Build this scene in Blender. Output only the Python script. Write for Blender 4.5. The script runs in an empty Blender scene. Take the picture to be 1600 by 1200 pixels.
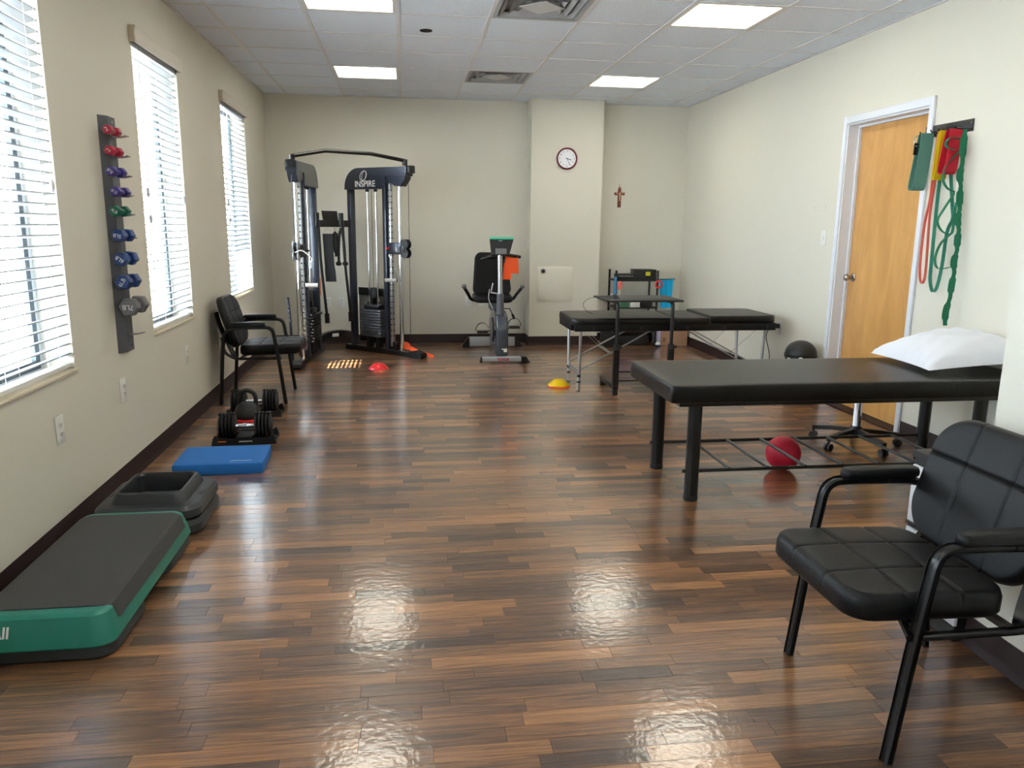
import bpy, bmesh, math, random
from mathutils import Vector as V, Matrix, Euler
random.seed(7)
D = bpy.data
SC = bpy.context.scene
COL = SC.collection
PI = math.pi

# ------------------------------------------------------------------ camera, sky, sun, exposure
cd = D.cameras.new('camera'); cam = D.objects.new('camera', cd); COL.objects.link(cam); SC.camera = cam
r_ = V((0.99090176, -0.13418041, 0.01045595)); u_ = V((0.01666187, 0.19939414, 0.97977771)); f_ = V((0.13355183, 0.97068924, -0.1998157))
M = Matrix((r_, u_, -f_)).transposed().to_4x4(); M.translation = V((1.482, 0.0, 1.3654)); cam.matrix_world = M
cd.sensor_width = 36; cd.lens = 1218.19 / 1600 * 36; cd.clip_start = 0.05
w = D.worlds.new('sky'); SC.world = w; w.use_nodes = True
bg = w.node_tree.nodes['Background']; bg.inputs[0].default_value = (0.80, 0.90, 1.0, 1); bg.inputs[1].default_value = 20.0
sl = D.lights.new('sun', 'SUN'); sun = D.objects.new('sun', sl); COL.objects.link(sun)
sl.energy = 75; sl.angle = 0.009; sl.color = (1.0, 0.93, 0.82)
sun.rotation_euler = V((1.0, 0.28, -1.05)).to_track_quat('-Z', 'Y').to_euler()
SC.view_settings.view_transform = 'Standard'; SC.view_settings.look = 'None'; SC.view_settings.gamma = 1
SC.view_settings.use_curve_mapping = False; SC.view_settings.exposure = 0.88
LAMP = 7.5

W, H, YB, YF = 4.7715, 2.7247, 9.124, -2.4

# ------------------------------------------------------------------ materials
def lin(c):
    return tuple(((x / 255) / 12.92 if x / 255 <= 0.04045 else ((x / 255 + 0.055) / 1.055) ** 2.4) for x in c)
def mat(name, c, rough=0.5, metal=0.0, coat=0.0, bump=0.0, scale=40.0, var=0.0, emit=0.0, spec=0.5, trans=0.0, sheen=0.0):
    m = D.materials.new(name); m.use_nodes = True; nt = m.node_tree; b = nt.nodes['Principled BSDF']
    c = lin(c); b.inputs['Base Color'].default_value = (*c, 1); b.inputs['Roughness'].default_value = rough
    b.inputs['Metallic'].default_value = metal; b.inputs['Coat Weight'].default_value = coat; b.inputs['Specular IOR Level'].default_value = spec
    b.inputs['Transmission Weight'].default_value = trans; b.inputs['Sheen Weight'].default_value = sheen
    tc = nt.nodes.new('ShaderNodeTexCoord'); n = nt.nodes.new('ShaderNodeTexNoise'); n.inputs['Scale'].default_value = scale; n.inputs['Detail'].default_value = 4
    nt.links.new(tc.outputs['Object'], n.inputs['Vector'])
    if bump:
        bp = nt.nodes.new('ShaderNodeBump'); bp.inputs['Strength'].default_value = bump; bp.inputs['Distance'].default_value = 0.01
        nt.links.new(n.outputs['Fac'], bp.inputs['Height']); nt.links.new(bp.outputs['Normal'], b.inputs['Normal'])
    if var:
        r = nt.nodes.new('ShaderNodeMapRange'); r.inputs['To Min'].default_value = 1 - var; r.inputs['To Max'].default_value = 1 + var
        nt.links.new(n.outputs['Fac'], r.inputs['Value'])
        mx = nt.nodes.new('ShaderNodeMix'); mx.data_type = 'RGBA'; mx.blend_type = 'MULTIPLY'; mx.inputs['Factor'].default_value = 1
        mx.inputs['A'].default_value = (*c, 1); nt.links.new(r.outputs['Result'], mx.inputs['B']); nt.links.new(mx.outputs['Result'], b.inputs['Base Color'])
    if emit:
        b.inputs['Emission Color'].default_value = (*c, 1); b.inputs['Emission Strength'].default_value = emit
    return m
WALL = mat('wall_paint', (216, 212, 199), 0.55, bump=0.12, scale=9, spec=0.3)
BASE = mat('baseboard_vinyl', (46, 32, 33), 0.5, bump=0.05, spec=0.25)
TILE = mat('ceiling_tile', (232, 240, 252), 0.9, bump=0.5, scale=160, var=0.04, spec=0.2)
TEE = mat('tee_enamel', (222, 222, 226), 0.5)
WHITE = mat('white_trim_paint', (222, 226, 234), 0.35)
VAL = mat('valance_vinyl', (206, 200, 188), 0.5)
PLASTW = mat('white_plastic', (228, 227, 222), 0.35)
SILL = mat('sill_stone', (226, 214, 192), 0.35, var=0.08, scale=14)
BLK = mat('black_powder_metal', (13, 14, 17), 0.33, spec=0.5)
BLKP = mat('black_plastic', (21, 22, 25), 0.45)
RUB = mat('black_rubber', (24, 24, 26), 0.7, bump=0.1, scale=200)
NAVY = mat('graphite_metal', (46, 52, 66), 0.3, metal=0.3, coat=0.3)
LEA = mat('black_leatherette', (12, 14, 18), 0.44, bump=0.10, scale=260, spec=0.26)
LEAT = mat('table_vinyl', (10, 10, 11), 0.34, bump=0.2, scale=120, spec=0.34)
CHR = mat('chrome', (225, 228, 232), 0.12, metal=1.0)
ALU = mat('brushed_aluminium', (190, 192, 195), 0.32, metal=0.9)
SILV = mat('silver_paint', (172, 174, 180), 0.4, metal=0.4)
GREY = mat('dark_grey_paint', (84, 88, 96), 0.42, metal=0.2)
HOUS = mat('housing_plastic', (58, 63, 73), 0.25, coat=0.4)
GREYV = mat('grey_vinyl', (108, 109, 112), 0.5)
LGREY = mat('light_grey', (200, 200, 202), 0.5)
REDV = mat('crimson_vinyl', (176, 22, 60), 0.3, coat=0.3)
PURV = mat('purple_vinyl', (62, 48, 132), 0.3, coat=0.3)
GRNV = mat('green_vinyl', (8, 96, 72), 0.3, coat=0.3)
BLUV = mat('blue_vinyl', (20, 58, 122), 0.3, coat=0.3)
TEAL = mat('teal_plastic', (28, 122, 108), 0.38, bump=0.04)
MATR = mat('step_mat_rubber', (62, 62, 64), 0.75, bump=0.25, scale=300)
RISER = mat('riser_plastic', (40, 43, 47), 0.42)
BLUEF = mat('blue_foam', (28, 112, 196), 0.7, bump=0.08, scale=150)
REDR = mat('red_rubber', (206, 22, 56), 0.45, bump=0.25, scale=220)
REDP = mat('red_plastic', (235, 28, 40), 0.35)
YELP = mat('yellow_plastic', (250, 205, 0), 0.35)
ORG = mat('orange_latex', (255, 92, 26), 0.5)
PINK = mat('coral_latex', (226, 112, 98), 0.6)
TEALB = mat('teal_fabric', (92, 142, 130), 0.8, bump=0.1, scale=300)
GRNL = mat('green_latex', (48, 134, 112), 0.55)
GRNS = mat('green_webbing', (6, 104, 72), 0.75, bump=0.2, scale=400)
YELB = mat('yellow_band', (214, 184, 0), 0.6)
REDB = mat('red_band', (196, 16, 44), 0.55)
CYAN = mat('cyan_cloth', (10, 178, 232), 0.8)
PILL = mat('white_pillow_cotton', (224, 227, 236), 0.85, bump=0.25, scale=6, sheen=0.2)
CARD = mat('cardboard', (178, 140, 112), 0.8, bump=0.05)
MAROON = mat('maroon_plastic', (110, 20, 40), 0.3)
FACE = mat('clock_face', (236, 238, 245), 0.4)
CROSSW = mat('cross_wood', (128, 66, 46), 0.5)
GOLD = mat('pale_gold', (214, 178, 140), 0.4, metal=0.4)
DARK = mat('dark_void', (10, 10, 11), 0.8)
NICK = mat('satin_nickel', (176, 168, 160), 0.22, metal=1.0)
TAN = mat('valance_end', (200, 186, 164), 0.6)
BRONZE = mat('bronze_window_frame', (70, 84, 98), 0.4, metal=0.3)
LIME = mat('lime_sticker', (214, 206, 40), 0.5)
ORS = mat('orange_sticker', (232, 108, 30), 0.5)
MINT = mat('mint_plastic', (70, 200, 160), 0.4)
CABW = mat('white_laminate', (214, 216, 222), 0.3)
INK = mat('dark_ink', (30, 30, 36), 0.6)
INKW = mat('white_ink', (232, 234, 236), 0.6)
REDINK = mat('red_ink', (186, 34, 44), 0.6)
PANELP = mat('access_panel_paint', (222, 218, 205), 0.4)
OUTW = mat('outdoor_concrete', (150, 150, 148), 0.9, bump=0.2, scale=5, var=0.08)
OCCL = mat('occluder_fabric', (150, 154, 158), 0.8)
def slat_mat():
    m = mat('slat_vinyl', (152, 159, 168), 0.4); nt = m.node_tree; b = nt.nodes['Principled BSDF']
    t = nt.nodes.new('ShaderNodeBsdfTranslucent'); t.inputs[0].default_value = (0.9, 0.93, 0.97, 1)
    s = nt.nodes.new('ShaderNodeMixShader'); s.inputs[0].default_value = 0.03
    nt.links.new(b.outputs[0], s.inputs[1]); nt.links.new(t.outputs[0], s.inputs[2]); nt.links.new(s.outputs[0], nt.nodes['Material Output'].inputs[0])
    return m
SLAT = slat_mat()
def glass_mat(name, c, rough=0.0, mixf=0.9):
    m = D.materials.new(name); m.use_nodes = True; nt = m.node_tree; nt.nodes.remove(nt.nodes['Principled BSDF'])
    t = nt.nodes.new('ShaderNodeBsdfTransparent'); t.inputs[0].default_value = (*c, 1)
    g = nt.nodes.new('ShaderNodeBsdfGlossy'); g.inputs['Roughness'].default_value = rough
    s = nt.nodes.new('ShaderNodeMixShader'); s.inputs[0].default_value = 0.05
    nt.links.new(t.outputs[0], s.inputs[1]); nt.links.new(g.outputs[0], s.inputs[2])
    nt.links.new(s.outputs[0], nt.nodes['Material Output'].inputs[0]); return m
GLASS = glass_mat('window_glass', (0.95, 0.97, 0.97)); SMOKE = glass_mat('smoked_shield', (0.45, 0.46, 0.48), 0.1)
def lamp_mat():
    m = D.materials.new('lamp_lens'); m.use_nodes = True; nt = m.node_tree; nt.nodes.remove(nt.nodes['Principled BSDF'])
    e = nt.nodes.new('ShaderNodeEmission'); e.inputs[0].default_value = (1.0, 0.95, 0.80, 1)
    tc = nt.nodes.new('ShaderNodeTexCoord'); sx = nt.nodes.new('ShaderNodeSeparateXYZ'); nt.links.new(tc.outputs['Generated'], sx.inputs[0])
    wv = nt.nodes.new('ShaderNodeMath'); wv.operation = 'MULTIPLY'; wv.inputs[1].default_value = 4 * PI; nt.links.new(sx.outputs['Y'], wv.inputs[0])
    cs = nt.nodes.new('ShaderNodeMath'); cs.operation = 'COSINE'; nt.links.new(wv.outputs[0], cs.inputs[0])
    mr = nt.nodes.new('ShaderNodeMapRange'); mr.inputs['From Min'].default_value = -1; mr.inputs['To Min'].default_value = LAMP * 1.35; mr.inputs['To Max'].default_value = LAMP * 0.65
    nt.links.new(cs.outputs[0], mr.inputs['Value']); nt.links.new(mr.outputs['Result'], e.inputs[1])
    nt.links.new(e.outputs[0], nt.nodes['Material Output'].inputs[0]); return m
LENS = lamp_mat()
def wood_mat(name, ramp, sc, rough, tone=False, coat=0.0, bump=0.05, pos=True, axis=0, rough_noise=0.0):
    m = D.materials.new(name); m.use_nodes = True; nt = m.node_tree; b = nt.nodes['Principled BSDF']; L = nt.links.new
    g = nt.nodes.new('ShaderNodeNewGeometry'); mp = nt.nodes.new('ShaderNodeMapping'); mp.inputs['Scale'].default_value = sc
    L(g.outputs['Position'], mp.inputs['Vector'])
    n = nt.nodes.new('ShaderNodeTexNoise'); n.inputs['Scale'].default_value = 1; n.inputs['Detail'].default_value = 6; n.inputs['Distortion'].default_value = 1.6 if tone else 0.8; n.inputs['Roughness'].default_value = 0.62
    n.noise_dimensions = '4D'
    L(mp.outputs[0], n.inputs['Vector'])
    fac = n.outputs['Fac']
    cr = nt.nodes.new('ShaderNodeValToRGB')
    for i, (p, c) in enumerate(ramp):
        e = cr.color_ramp.elements[i] if i < 2 else cr.color_ramp.elements.new(p)
        e.position = p; e.color = (*lin(c), 1)
    if tone:
        at = nt.nodes.new('ShaderNodeAttribute'); at.attribute_name = 'tone'; sp = nt.nodes.new('ShaderNodeSeparateColor'); L(at.outputs['Color'], sp.inputs[0])
        mw = nt.nodes.new('ShaderNodeMath'); mw.operation = 'MULTIPLY'; mw.inputs[1].default_value = 60; L(sp.outputs['Green'], mw.inputs[0]); L(mw.outputs[0], n.inputs['W'])
        a1 = nt.nodes.new('ShaderNodeMath'); a1.operation = 'MULTIPLY_ADD'; a1.inputs[1].default_value = 0.62; a1.inputs[2].default_value = -0.31; L(sp.outputs['Red'], a1.inputs[0])
        # long streaks within each strip
        a2 = nt.nodes.new('ShaderNodeMath'); a2.operation = 'ADD'; L(fac, a2.inputs[0]); L(a1.outputs[0], a2.inputs[1]); fac = a2.outputs[0]
    L(fac, cr.inputs[0]); L(cr.outputs[0], b.inputs['Base Color'])
    b.inputs['Roughness'].default_value = rough; b.inputs['Coat Weight'].default_value = coat; b.inputs['Coat Roughness'].default_value = 0.135
    bp = nt.nodes.new('ShaderNodeBump'); bp.inputs['Strength'].default_value = bump; bp.inputs['Distance'].default_value = 0.004
    n2 = nt.nodes.new('ShaderNodeTexNoise'); n2.inputs['Scale'].default_value = 38; n2.inputs['Detail'].default_value = 3; L(g.outputs['Position'], n2.inputs['Vector'])
    L(n2.outputs['Fac'], bp.inputs['Height']); L(bp.outputs['Normal'], b.inputs['Normal'])
    if coat: L(bp.outputs['Normal'], b.inputs['Coat Normal'])
    return m
FLOORM = wood_mat('strip_floor', [(0.22, (58, 41, 33)), (0.42, (98, 70, 51)), (0.56, (134, 93, 61)), (0.78, (182, 129, 82))], (3.0, 75, 1), 0.34, tone=True, coat=1.0, bump=0.24)
FLOORM.node_tree.nodes['Principled BSDF'].inputs['Coat IOR'].default_value = 1.57
DOORM = wood_mat('birch_veneer', [(0.3, (190, 140, 78)), (0.7, (216, 166, 100))], (5, 7, 1.6), 0.35, bump=0.05)

# ------------------------------------------------------------------ mesh helpers
class MB:
    def __init__(s): s.v = []; s.f = []
    def add(s, vs, fs, m=None):
        o = len(s.v)
        for p in vs: s.v.append(tuple(m @ V(p)) if m is not None else tuple(p))
        for f in fs: s.f.append(tuple(o + i for i in f))
        return s
    def box(s, a, b, m=None):
        x0, y0, z0 = a; x1, y1, z1 = b
        return s.add([(x0,y0,z0),(x1,y0,z0),(x1,y1,z0),(x0,y1,z0),(x0,y0,z1),(x1,y0,z1),(x1,y1,z1),(x0,y1,z1)],
                     [(3,2,1,0),(4,5,6,7),(0,1,5,4),(1,2,6,5),(2,3,7,6),(3,0,4,7)], m)
    def rbox(s, a, b, r=0.01, seg=2, m=None):
        bm = bmesh.new(); bmesh.ops.create_cube(bm, size=1)
        c = [(a[i] + b[i]) / 2 for i in range(3)]; d = [abs(b[i] - a[i]) for i in range(3)]
        for v in bm.verts: v.co = V((c[0] + v.co.x * d[0], c[1] + v.co.y * d[1], c[2] + v.co.z * d[2]))
        r = min(r, min(d) * 0.49)
        bmesh.ops.bevel(bm, geom=bm.edges[:], offset=r, segments=seg, affect='EDGES', profile=0.5)
        return s.bm(bm, m)
    def bm(s, bm, m=None):
        bm.verts.index_update(); s.add([v.co.copy() for v in bm.verts], [tuple(v.index for v in f.verts) for f in bm.faces], m); bm.free(); return s
    def tube(s, pts, r, n=10, smooth=0, closed=False, cap=True, sq=None, m=None):
        """sweep a circle (or a rectangle sq=(w,h)) along pts"""
        P = [V(p) for p in pts]
        if smooth: P = catmull(P, smooth, closed)
        N = len(P); rs = r if isinstance(r, (list, tuple)) else [r] * N
        if len(rs) != N: rs = [rs[min(len(rs) - 1, int(i / (N - 1) * (len(rs) - 1) + 0.5))] for i in range(N)]
        T = []
        for i in range(N):
            a = P[(i - 1) % N] if (closed or i > 0) else P[i]; b = P[(i + 1) % N] if (closed or i < N - 1) else P[i]
            T.append((b - a).normalized())
        up = V((0, 0, 1)) if abs(T[0].z) < 0.9 else V((0, 1, 0))
        nx = T[0].cross(up).normalized(); vs = []; k = 4 if sq else n
        for i in range(N):
            nx = (nx - T[i] * nx.dot(T[i])).normalized(); ny = T[i].cross(nx)
            for j in range(k):
                if sq:
                    sx, sy = [(-1,-1),(1,-1),(1,1),(-1,1)][j]; vs.append(P[i] + nx * sx * sq[0] / 2 + ny * sy * sq[1] / 2)
                else:
                    t = 2 * PI * j / k; vs.append(P[i] + (nx * math.cos(t) + ny * math.sin(t)) * rs[i])
        fs = []
        for i in range(N if closed else N - 1):
            for j in range(k):
                a = i * k + j; b = i * k + (j + 1) % k; i2 = (i + 1) % N; fs.append((a, b, i2 * k + (j + 1) % k, i2 * k + j))
        if cap and not closed: fs.append(tuple(range(k))[::-1]); fs.append(tuple((N - 1) * k + j for j in range(k)))
        return s.add(vs, fs, m)
    def cyl(s, a, b, r, n=16, r2=None, m=None): return s.tube([a, b], [r, r if r2 is None else r2], n, m=m)
    def lathe(s, prof, c=(0,0,0), n=24, m=None):
        """prof: list of (radius, z) about the vertical axis at c"""
        vs = []; fs = []; K = len(prof)
        for i in range(n):
            t = 2 * PI * i / n
            for r, z in prof: vs.append((c[0] + r * math.cos(t), c[1] + r * math.sin(t), c[2] + z))
        for i in range(n):
            for k in range(K - 1):
                a = i * K + k; b = ((i + 1) % n) * K + k; fs.append((a, b, b + 1, a + 1))
        if prof[0][0] > 1e-5: fs.append(tuple(i * K for i in range(n))[::-1])
        if prof[-1][0] > 1e-5: fs.append(tuple(i * K + K - 1 for i in range(n)))
        return s.add(vs, fs, m)
    def prism(s, poly, d, m=None):
        """poly: (x,z) outline, extruded along y from d[0] to d[1]"""
        n = len(poly); vs = [(p[0], d[0], p[1]) for p in poly] + [(p[0], d[1], p[1]) for p in poly]
        fs = [tuple(range(n)), tuple(range(2 * n - 1, n - 1, -1))] + [(i + n, (i + 1) % n + n, (i + 1) % n, i) for i in range(n)]
        return s.add(vs, fs, m)
    def ribbon(s, pts, wv, t=0.002, smooth=0, closed=False):
        """flat band along pts; wv is the width vector (or list)"""
        P = [V(p) for p in pts]
        if smooth: P = catmull(P, smooth, closed)
        N = len(P); vs = []
        for i in range(N):
            a = P[(i - 1) % N] if (closed or i > 0) else P[i]; b = P[(i + 1) % N] if (closed or i < N - 1) else P[i]
            T = (b - a).normalized()
            ww = V(wv[min(len(wv) - 1, int(i / max(1, N - 1) * (len(wv) - 1) + .5))]) if isinstance(wv, list) else V(wv)
            nn = T.cross(ww); nn = nn.normalized() if nn.length > 1e-6 else V((1, 0, 0))
            for a_, b_ in ((-1,-1),(1,-1),(1,1),(-1,1)): vs.append(P[i] + ww * 0.5 * a_ + nn * t * 0.5 * b_)
        fs = []
        for i in range(N if closed else N - 1):
            for j in range(4): fs.append((i*4+j, i*4+(j+1)%4, ((i+1)%N)*4+(j+1)%4, ((i+1)%N)*4+j))
        if not closed: fs += [(3,2,1,0), tuple((N-1)*4+j for j in range(4))]
        return s.add(vs, fs)
    def build(s, name, material, parent=None, smooth=True, ang=35):
        me = D.meshes.new(name); me.from_pydata([tuple(v) for v in s.v], [], s.f); me.update()
        bm = bmesh.new(); bm.from_mesh(me); bmesh.ops.recalc_face_normals(bm, faces=bm.faces[:]); bm.to_mesh(me); bm.free()
        if smooth:
            me.shade_smooth(); me.set_sharp_from_angle(angle=math.radians(ang))
        me.materials.append(material); o = D.objects.new(name, me); COL.objects.link(o)
        if parent is not None: o.parent = parent
        return o
def catmull(P, k, closed=False):
    n = len(P); out = []
    for i in range(n if closed else n - 1):
        if closed: a, b, c, d = P[(i-1) % n], P[i], P[(i+1) % n], P[(i+2) % n]
        else: a, b, c, d = P[max(i-1, 0)], P[i], P[i+1], P[min(i+2, n-1)]
        for j in range(k):
            t = j / k; out.append(0.5 * ((2*b) + (c-a)*t + (2*a-5*b+4*c-d)*t*t + (3*b-a-3*c+d)*t**3))
    if not closed: out.append(P[-1])
    return out
def superpad(w, d, t, rc=0.06, edge=0.02, gx=(), gy=(), gdepth=0.008, gs=0.007, nx=26, ny=26, crown=0.0, taper=0.0):
    """rounded cushion centred on origin, bottom z=0, top z=t; gx/gy = groove lines; local coords"""
    mb = MB(); vs = []; fs = []
    def outl(sx, sy, inset):
        # map square [-1,1]^2 to rounded rect
        x = sx * (w / 2); y = sy * (d / 2)
        cx, cy = w / 2 - rc, d / 2 - rc
        if abs(x) > cx and abs(y) > cy:
            dx, dy = (abs(x) - cx) / rc, (abs(y) - cy) / rc
            # square to disc
            m_ = max(dx, dy); l = math.hypot(dx, dy); k = m_ / l if l else 1
            x = math.copysign(cx + dx * k * rc, x); y = math.copysign(cy + dy * k * rc, y)
        return x * (1 - inset / (w / 2)), y * (1 - inset / (d / 2))
    def param(n, lim, g):
        s = set(round(-1 + 2 * i / n, 4) for i in range(n + 1))
        for q in g:
            for e in (-1.8, -0.9, 0, 0.9, 1.8): s.add(round((q + e * gs) / lim, 4))
        for e in (0.25, 0.5, 0.75): s.add(1 - e * edge / lim); s.add(-1 + e * edge / lim)
        return sorted(x for x in s if -1 <= x <= 1)
    X = param(nx, w / 2, gx); Y = param(ny, d / 2, gy)
    def hz(x, y):
        z = t + crown * (1 - (2*x/w)**2) * (1 - (2*y/d)**2)
        for q in gx: z -= gdepth * math.exp(-((x - q) / gs) ** 2)
        for q in gy: z -= gdepth * math.exp(-((y - q) / gs) ** 2)
        if gx and gy: pass
        return z
    A, B = len(X), len(Y)
    for side in (1, 0):
        for sx in X:
            for sy in Y:
                x, y = outl(sx, sy, 0)
                # distance to edge in param
                de = min((1 - abs(sx)) * w / 2, (1 - abs(sy)) * d / 2)
                if de < edge: q = 1 - de / edge; dz = edge * (1 - math.sqrt(max(0, 1 - q * q)))
                else: dz = 0
                xx = x * (1 + taper * y / (d / 2))
                vs.append((xx, y, hz(x, y) - dz if side else dz * 0.6))
    off = A * B
    for i in range(A - 1):
        for j in range(B - 1):
            a = i * B + j; fs.append((a, a + B, a + B + 1, a + 1)); fs.append((off + a, off + a + 1, off + a + B + 1, off + a + B))
    for i in range(A - 1):
        for j in (0, B - 1):
            a = i * B + j; q = (a, a + B, off + a + B, off + a); fs.append(q if j else q[::-1])
    for j in range(B - 1):
        for i in (0, A - 1):
            a = i * B + j; q = (a, a + 1, off + a + 1, off + a); fs.append(q if i else q[::-1])
    mb.add(vs, fs); return mb
def xf(mb, m):
    mb.v = [tuple(m @ V(v)) for v in mb.v]; return mb
def TRS(loc=(0,0,0), rot=(0,0,0), sc=(1,1,1)):
    return Matrix.Translation(V(loc)) @ Euler(rot).to_matrix().to_4x4() @ Matrix.Diagonal((*sc, 1))
def thing(name, label, cat, loc=(0,0,0), rz=0.0, group=None):
    o = D.objects.new(name, None); COL.objects.link(o); o.location = loc; o.rotation_euler = (0, 0, rz); o.empty_display_size = 0.1
    o['label'] = label; o['category'] = cat
    if group: o['group'] = group
    return o
def tag(o, label, cat, group=None):
    o['label'] = label; o['category'] = cat
    if group: o['group'] = group
    return o
def struct(o): o['kind'] = 'structure'; return o
def stuff(o): o['kind'] = 'stuff'; return o
def text(s, size, m, material, name='lettering', parent=None, depth=0.0006, bold=0.0):
    cu = D.curves.new(name, 'FONT'); cu.body = s; cu.size = size; cu.extrude = depth; cu.align_x = 'CENTER'; cu.align_y = 'CENTER'; cu.offset = bold
    t = D.objects.new('tmp', cu); COL.objects.link(t); bpy.context.view_layer.update()
    me = D.meshes.new_from_object(t.evaluated_get(bpy.context.evaluated_depsgraph_get())); D.objects.remove(t); D.curves.remove(cu)
    me.name = name; me.transform(m); me.materials.clear(); me.materials.append(material)
    o = D.objects.new(name, me); COL.objects.link(o); o.parent = parent; return o
# frames for flat things: columns = right, up, out of surface
def frame(o, right, up):
    r = V(right).normalized(); u = V(up).normalized(); n = r.cross(u).normalized(); u = n.cross(r)
    m = Matrix((r, u, n)).transposed().to_4x4(); m.translation = V(o); return m

# ------------------------------------------------------------------ setting
WT = 0.16
wins = [(-1.72, -0.76), (0.43, 1.39), (2.70, 3.69), (4.84, 5.73), (6.985, 7.99)]
ZS, ZT = 0.70, 2.37
mb = MB(); mb.box((-WT, YF, -0.1), (0, YB, ZS)); mb.box((-WT, YF, ZT), (0, YB, H + 0.2))
ys = [YF] + [q for w_ in wins for q in w_] + [YB]
for i in range(0, len(ys), 2): mb.box((-WT, ys[i], ZS), (0, ys[i + 1], ZT))
struct(mb.build('wall_left', WALL, smooth=False))
struct(MB().box((-WT, YB, -0.1), (W + 0.3, YB + 0.15, H + 0.2)).build('wall_back', WALL, smooth=False))
DY0, DY1, DZ = 4.748, 5.665, 2.115
mb = MB(); mb.box((W, YF, -0.1), (W + 0.3, DY0 - .02, H + 0.2)); mb.box((W, DY1 + .02, -0.1), (W + 0.3, YB, H + 0.2)); mb.box((W, DY0 - .02, DZ + .02), (W + 0.3, DY1 + .02, H + 0.2))
mb.box((W + .22, DY0 - .02, -.1), (W + .3, DY1 + .02, DZ + .02)); struct(mb.build('wall_right', WALL, smooth=False))
struct(MB().box((-WT, YF - 0.15, -0.1), (W + 0.3, YF, H + 0.2)).build('wall_front', WALL, smooth=False))
CX0, CX1, CY = 2.89, 3.70, 8.86
struct(MB().box((CX0, CY, 0), (CX1, YB, H + .05)).build('wall_column', WALL, smooth=False))
PX, PY = 3.335, 2.18
struct(MB().box((PX, YF, 0), (W, PY, H + .05)).build('wall_partition', WALL, smooth=False))
# baseboards: coved vinyl
def baseboard(name, a, b, out):
    a, b, out = V((*a, 0)), V((*b, 0)), V((*out, 0)); mb = MB()
    prof = [(0, 0), (0.016, 0), (0.013, 0.006), (0.005, 0.02), (0.003, 0.03), (0.003, 0.099), (0.0015, 0.102), (0, 0.102)]
    n = len(prof); vs = [a + out * p[0] + V((0, 0, p[1])) for p in prof] + [b + out * p[0] + V((0, 0, p[1])) for p in prof]
    fs = [tuple(range(n)), tuple(range(2*n-1, n-1, -1))] + [(i, (i+1) % n, (i+1) % n + n, i + n) for i in range(n)]
    return struct(mb.add(vs, fs).build(name, BASE))
baseboard('baseboard_left', (0, YF), (0, YB), (1, 0)); baseboard('baseboard_back', (0, YB), (CX0, YB), (0, -1)); baseboard('baseboard_alcove', (CX1, YB), (W, YB), (0, -1))
baseboard('baseboard_column', (CX0 - .003, CY), (CX1 + .003, CY), (0, -1)); baseboard('baseboard_column_side', (CX0, CY), (CX0, YB), (-1, 0)); baseboard('baseboard_column_right', (CX1, CY), (CX1, YB), (1, 0))
baseboard('baseboard_right', (W, 5.73), (W, YB), (-1, 0)); baseboard('baseboard_right_near', (W, PY), (W, 4.69), (-1, 0)); baseboard('baseboard_partition', (PX, YF), (PX, PY), (-1, 0)); baseboard('baseboard_partition_end', (PX, PY), (W, PY), (0, 1))

# floor: strips of vinyl wood, the 300 nearest as parts, the rest joined
floor = struct(MB().box((-WT, YF - .1, -0.12), (W + .3, YB + .1, -0.004)).build('floor', mat('floor_joint', (44, 30, 24), 0.6), smooth=False))
SW = 0.0625
planks = []
y = YF; row = 0
while y < YB:
    x = -random.uniform(0, 0.5)
    while x < W:
        L_ = random.choice([0.24, 0.3, 0.3, 0.42, 0.42, 0.55, 0.62]) * random.uniform(0.93, 1.07)
        x1 = min(x + L_, W); x0 = max(x, 0)
        if x1 - x0 > 0.02 and not (x0 > PX and y + SW < PY): planks.append((x0, y, x1, min(y + SW, YB)))
        x += L_
    y += SW; row += 1
def plank_geo(p, g=0.0001, e=0.0005):
    x0, y0, x1, y1 = p; a, b, c, d = x0 + g, y0 + g, x1 - g, y1 - g
    vs = [(a, b, -0.002), (c, b, -0.002), (c, d, -0.002), (a, d, -0.002), (a+e, b+e, 0), (c-e, b+e, 0), (c-e, d-e, 0), (a+e, d-e, 0)]
    return vs, [(4,5,6,7),(0,1,5,4),(1,2,6,5),(2,3,7,6),(3,0,4,7)]
def tone_attr(me, cols):
    at = me.color_attributes.new('tone', 'FLOAT_COLOR', 'POINT')
    for i, c in enumerate(cols): at.data[i].color = c
def dview(p):
    cx, cy = (p[0]+p[2])/2, (p[1]+p[3])/2
    d = V((cx - 1.482, cy, -1.3654)); z = d.dot(f_)
    px = 800 + 1218 * d.dot(r_) / z if z > 0 else 1e9; py = 600 - 1218 * d.dot(u_) / z if z > 0 else 1e9
    inv = z > 0.3 and -60 < px < 1660 and py < 1225
    return inv, d.length
vis = sorted([p for p in planks if dview(p)[0]], key=lambda p: dview(p)[1]); near = vis[:298]; nearset = set(near)
FLOORM_ = FLOORM
def tone(): 
    r = random.random(); t = 0.5 + random.gauss(0, 0.14) if r < .86 else random.choice([0.82, 0.18])
    return (min(1, max(0, t)), random.random(), 0, 1)
for p in near:
    vs, fs = plank_geo(p); me = D.meshes.new('plank'); me.from_pydata(vs, [], fs); me.materials.append(FLOORM); c = tone(); tone_attr(me, [c] * 8)
    o = D.objects.new('plank', me); COL.objects.link(o); o.parent = floor
mb = MB(); cols = []
for p in planks:
    if p in nearset: continue
    vs, fs = plank_geo(p); mb.add(vs, fs); cols += [tone()] * 8
me = D.meshes.new('floor_strips'); me.from_pydata(mb.v, [], mb.f); me.materials.append(FLOORM); tone_attr(me, cols)
o = D.objects.new('floor_strips', me); COL.objects.link(o); o.parent = floor; o['kind'] = 'stuff'

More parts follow.
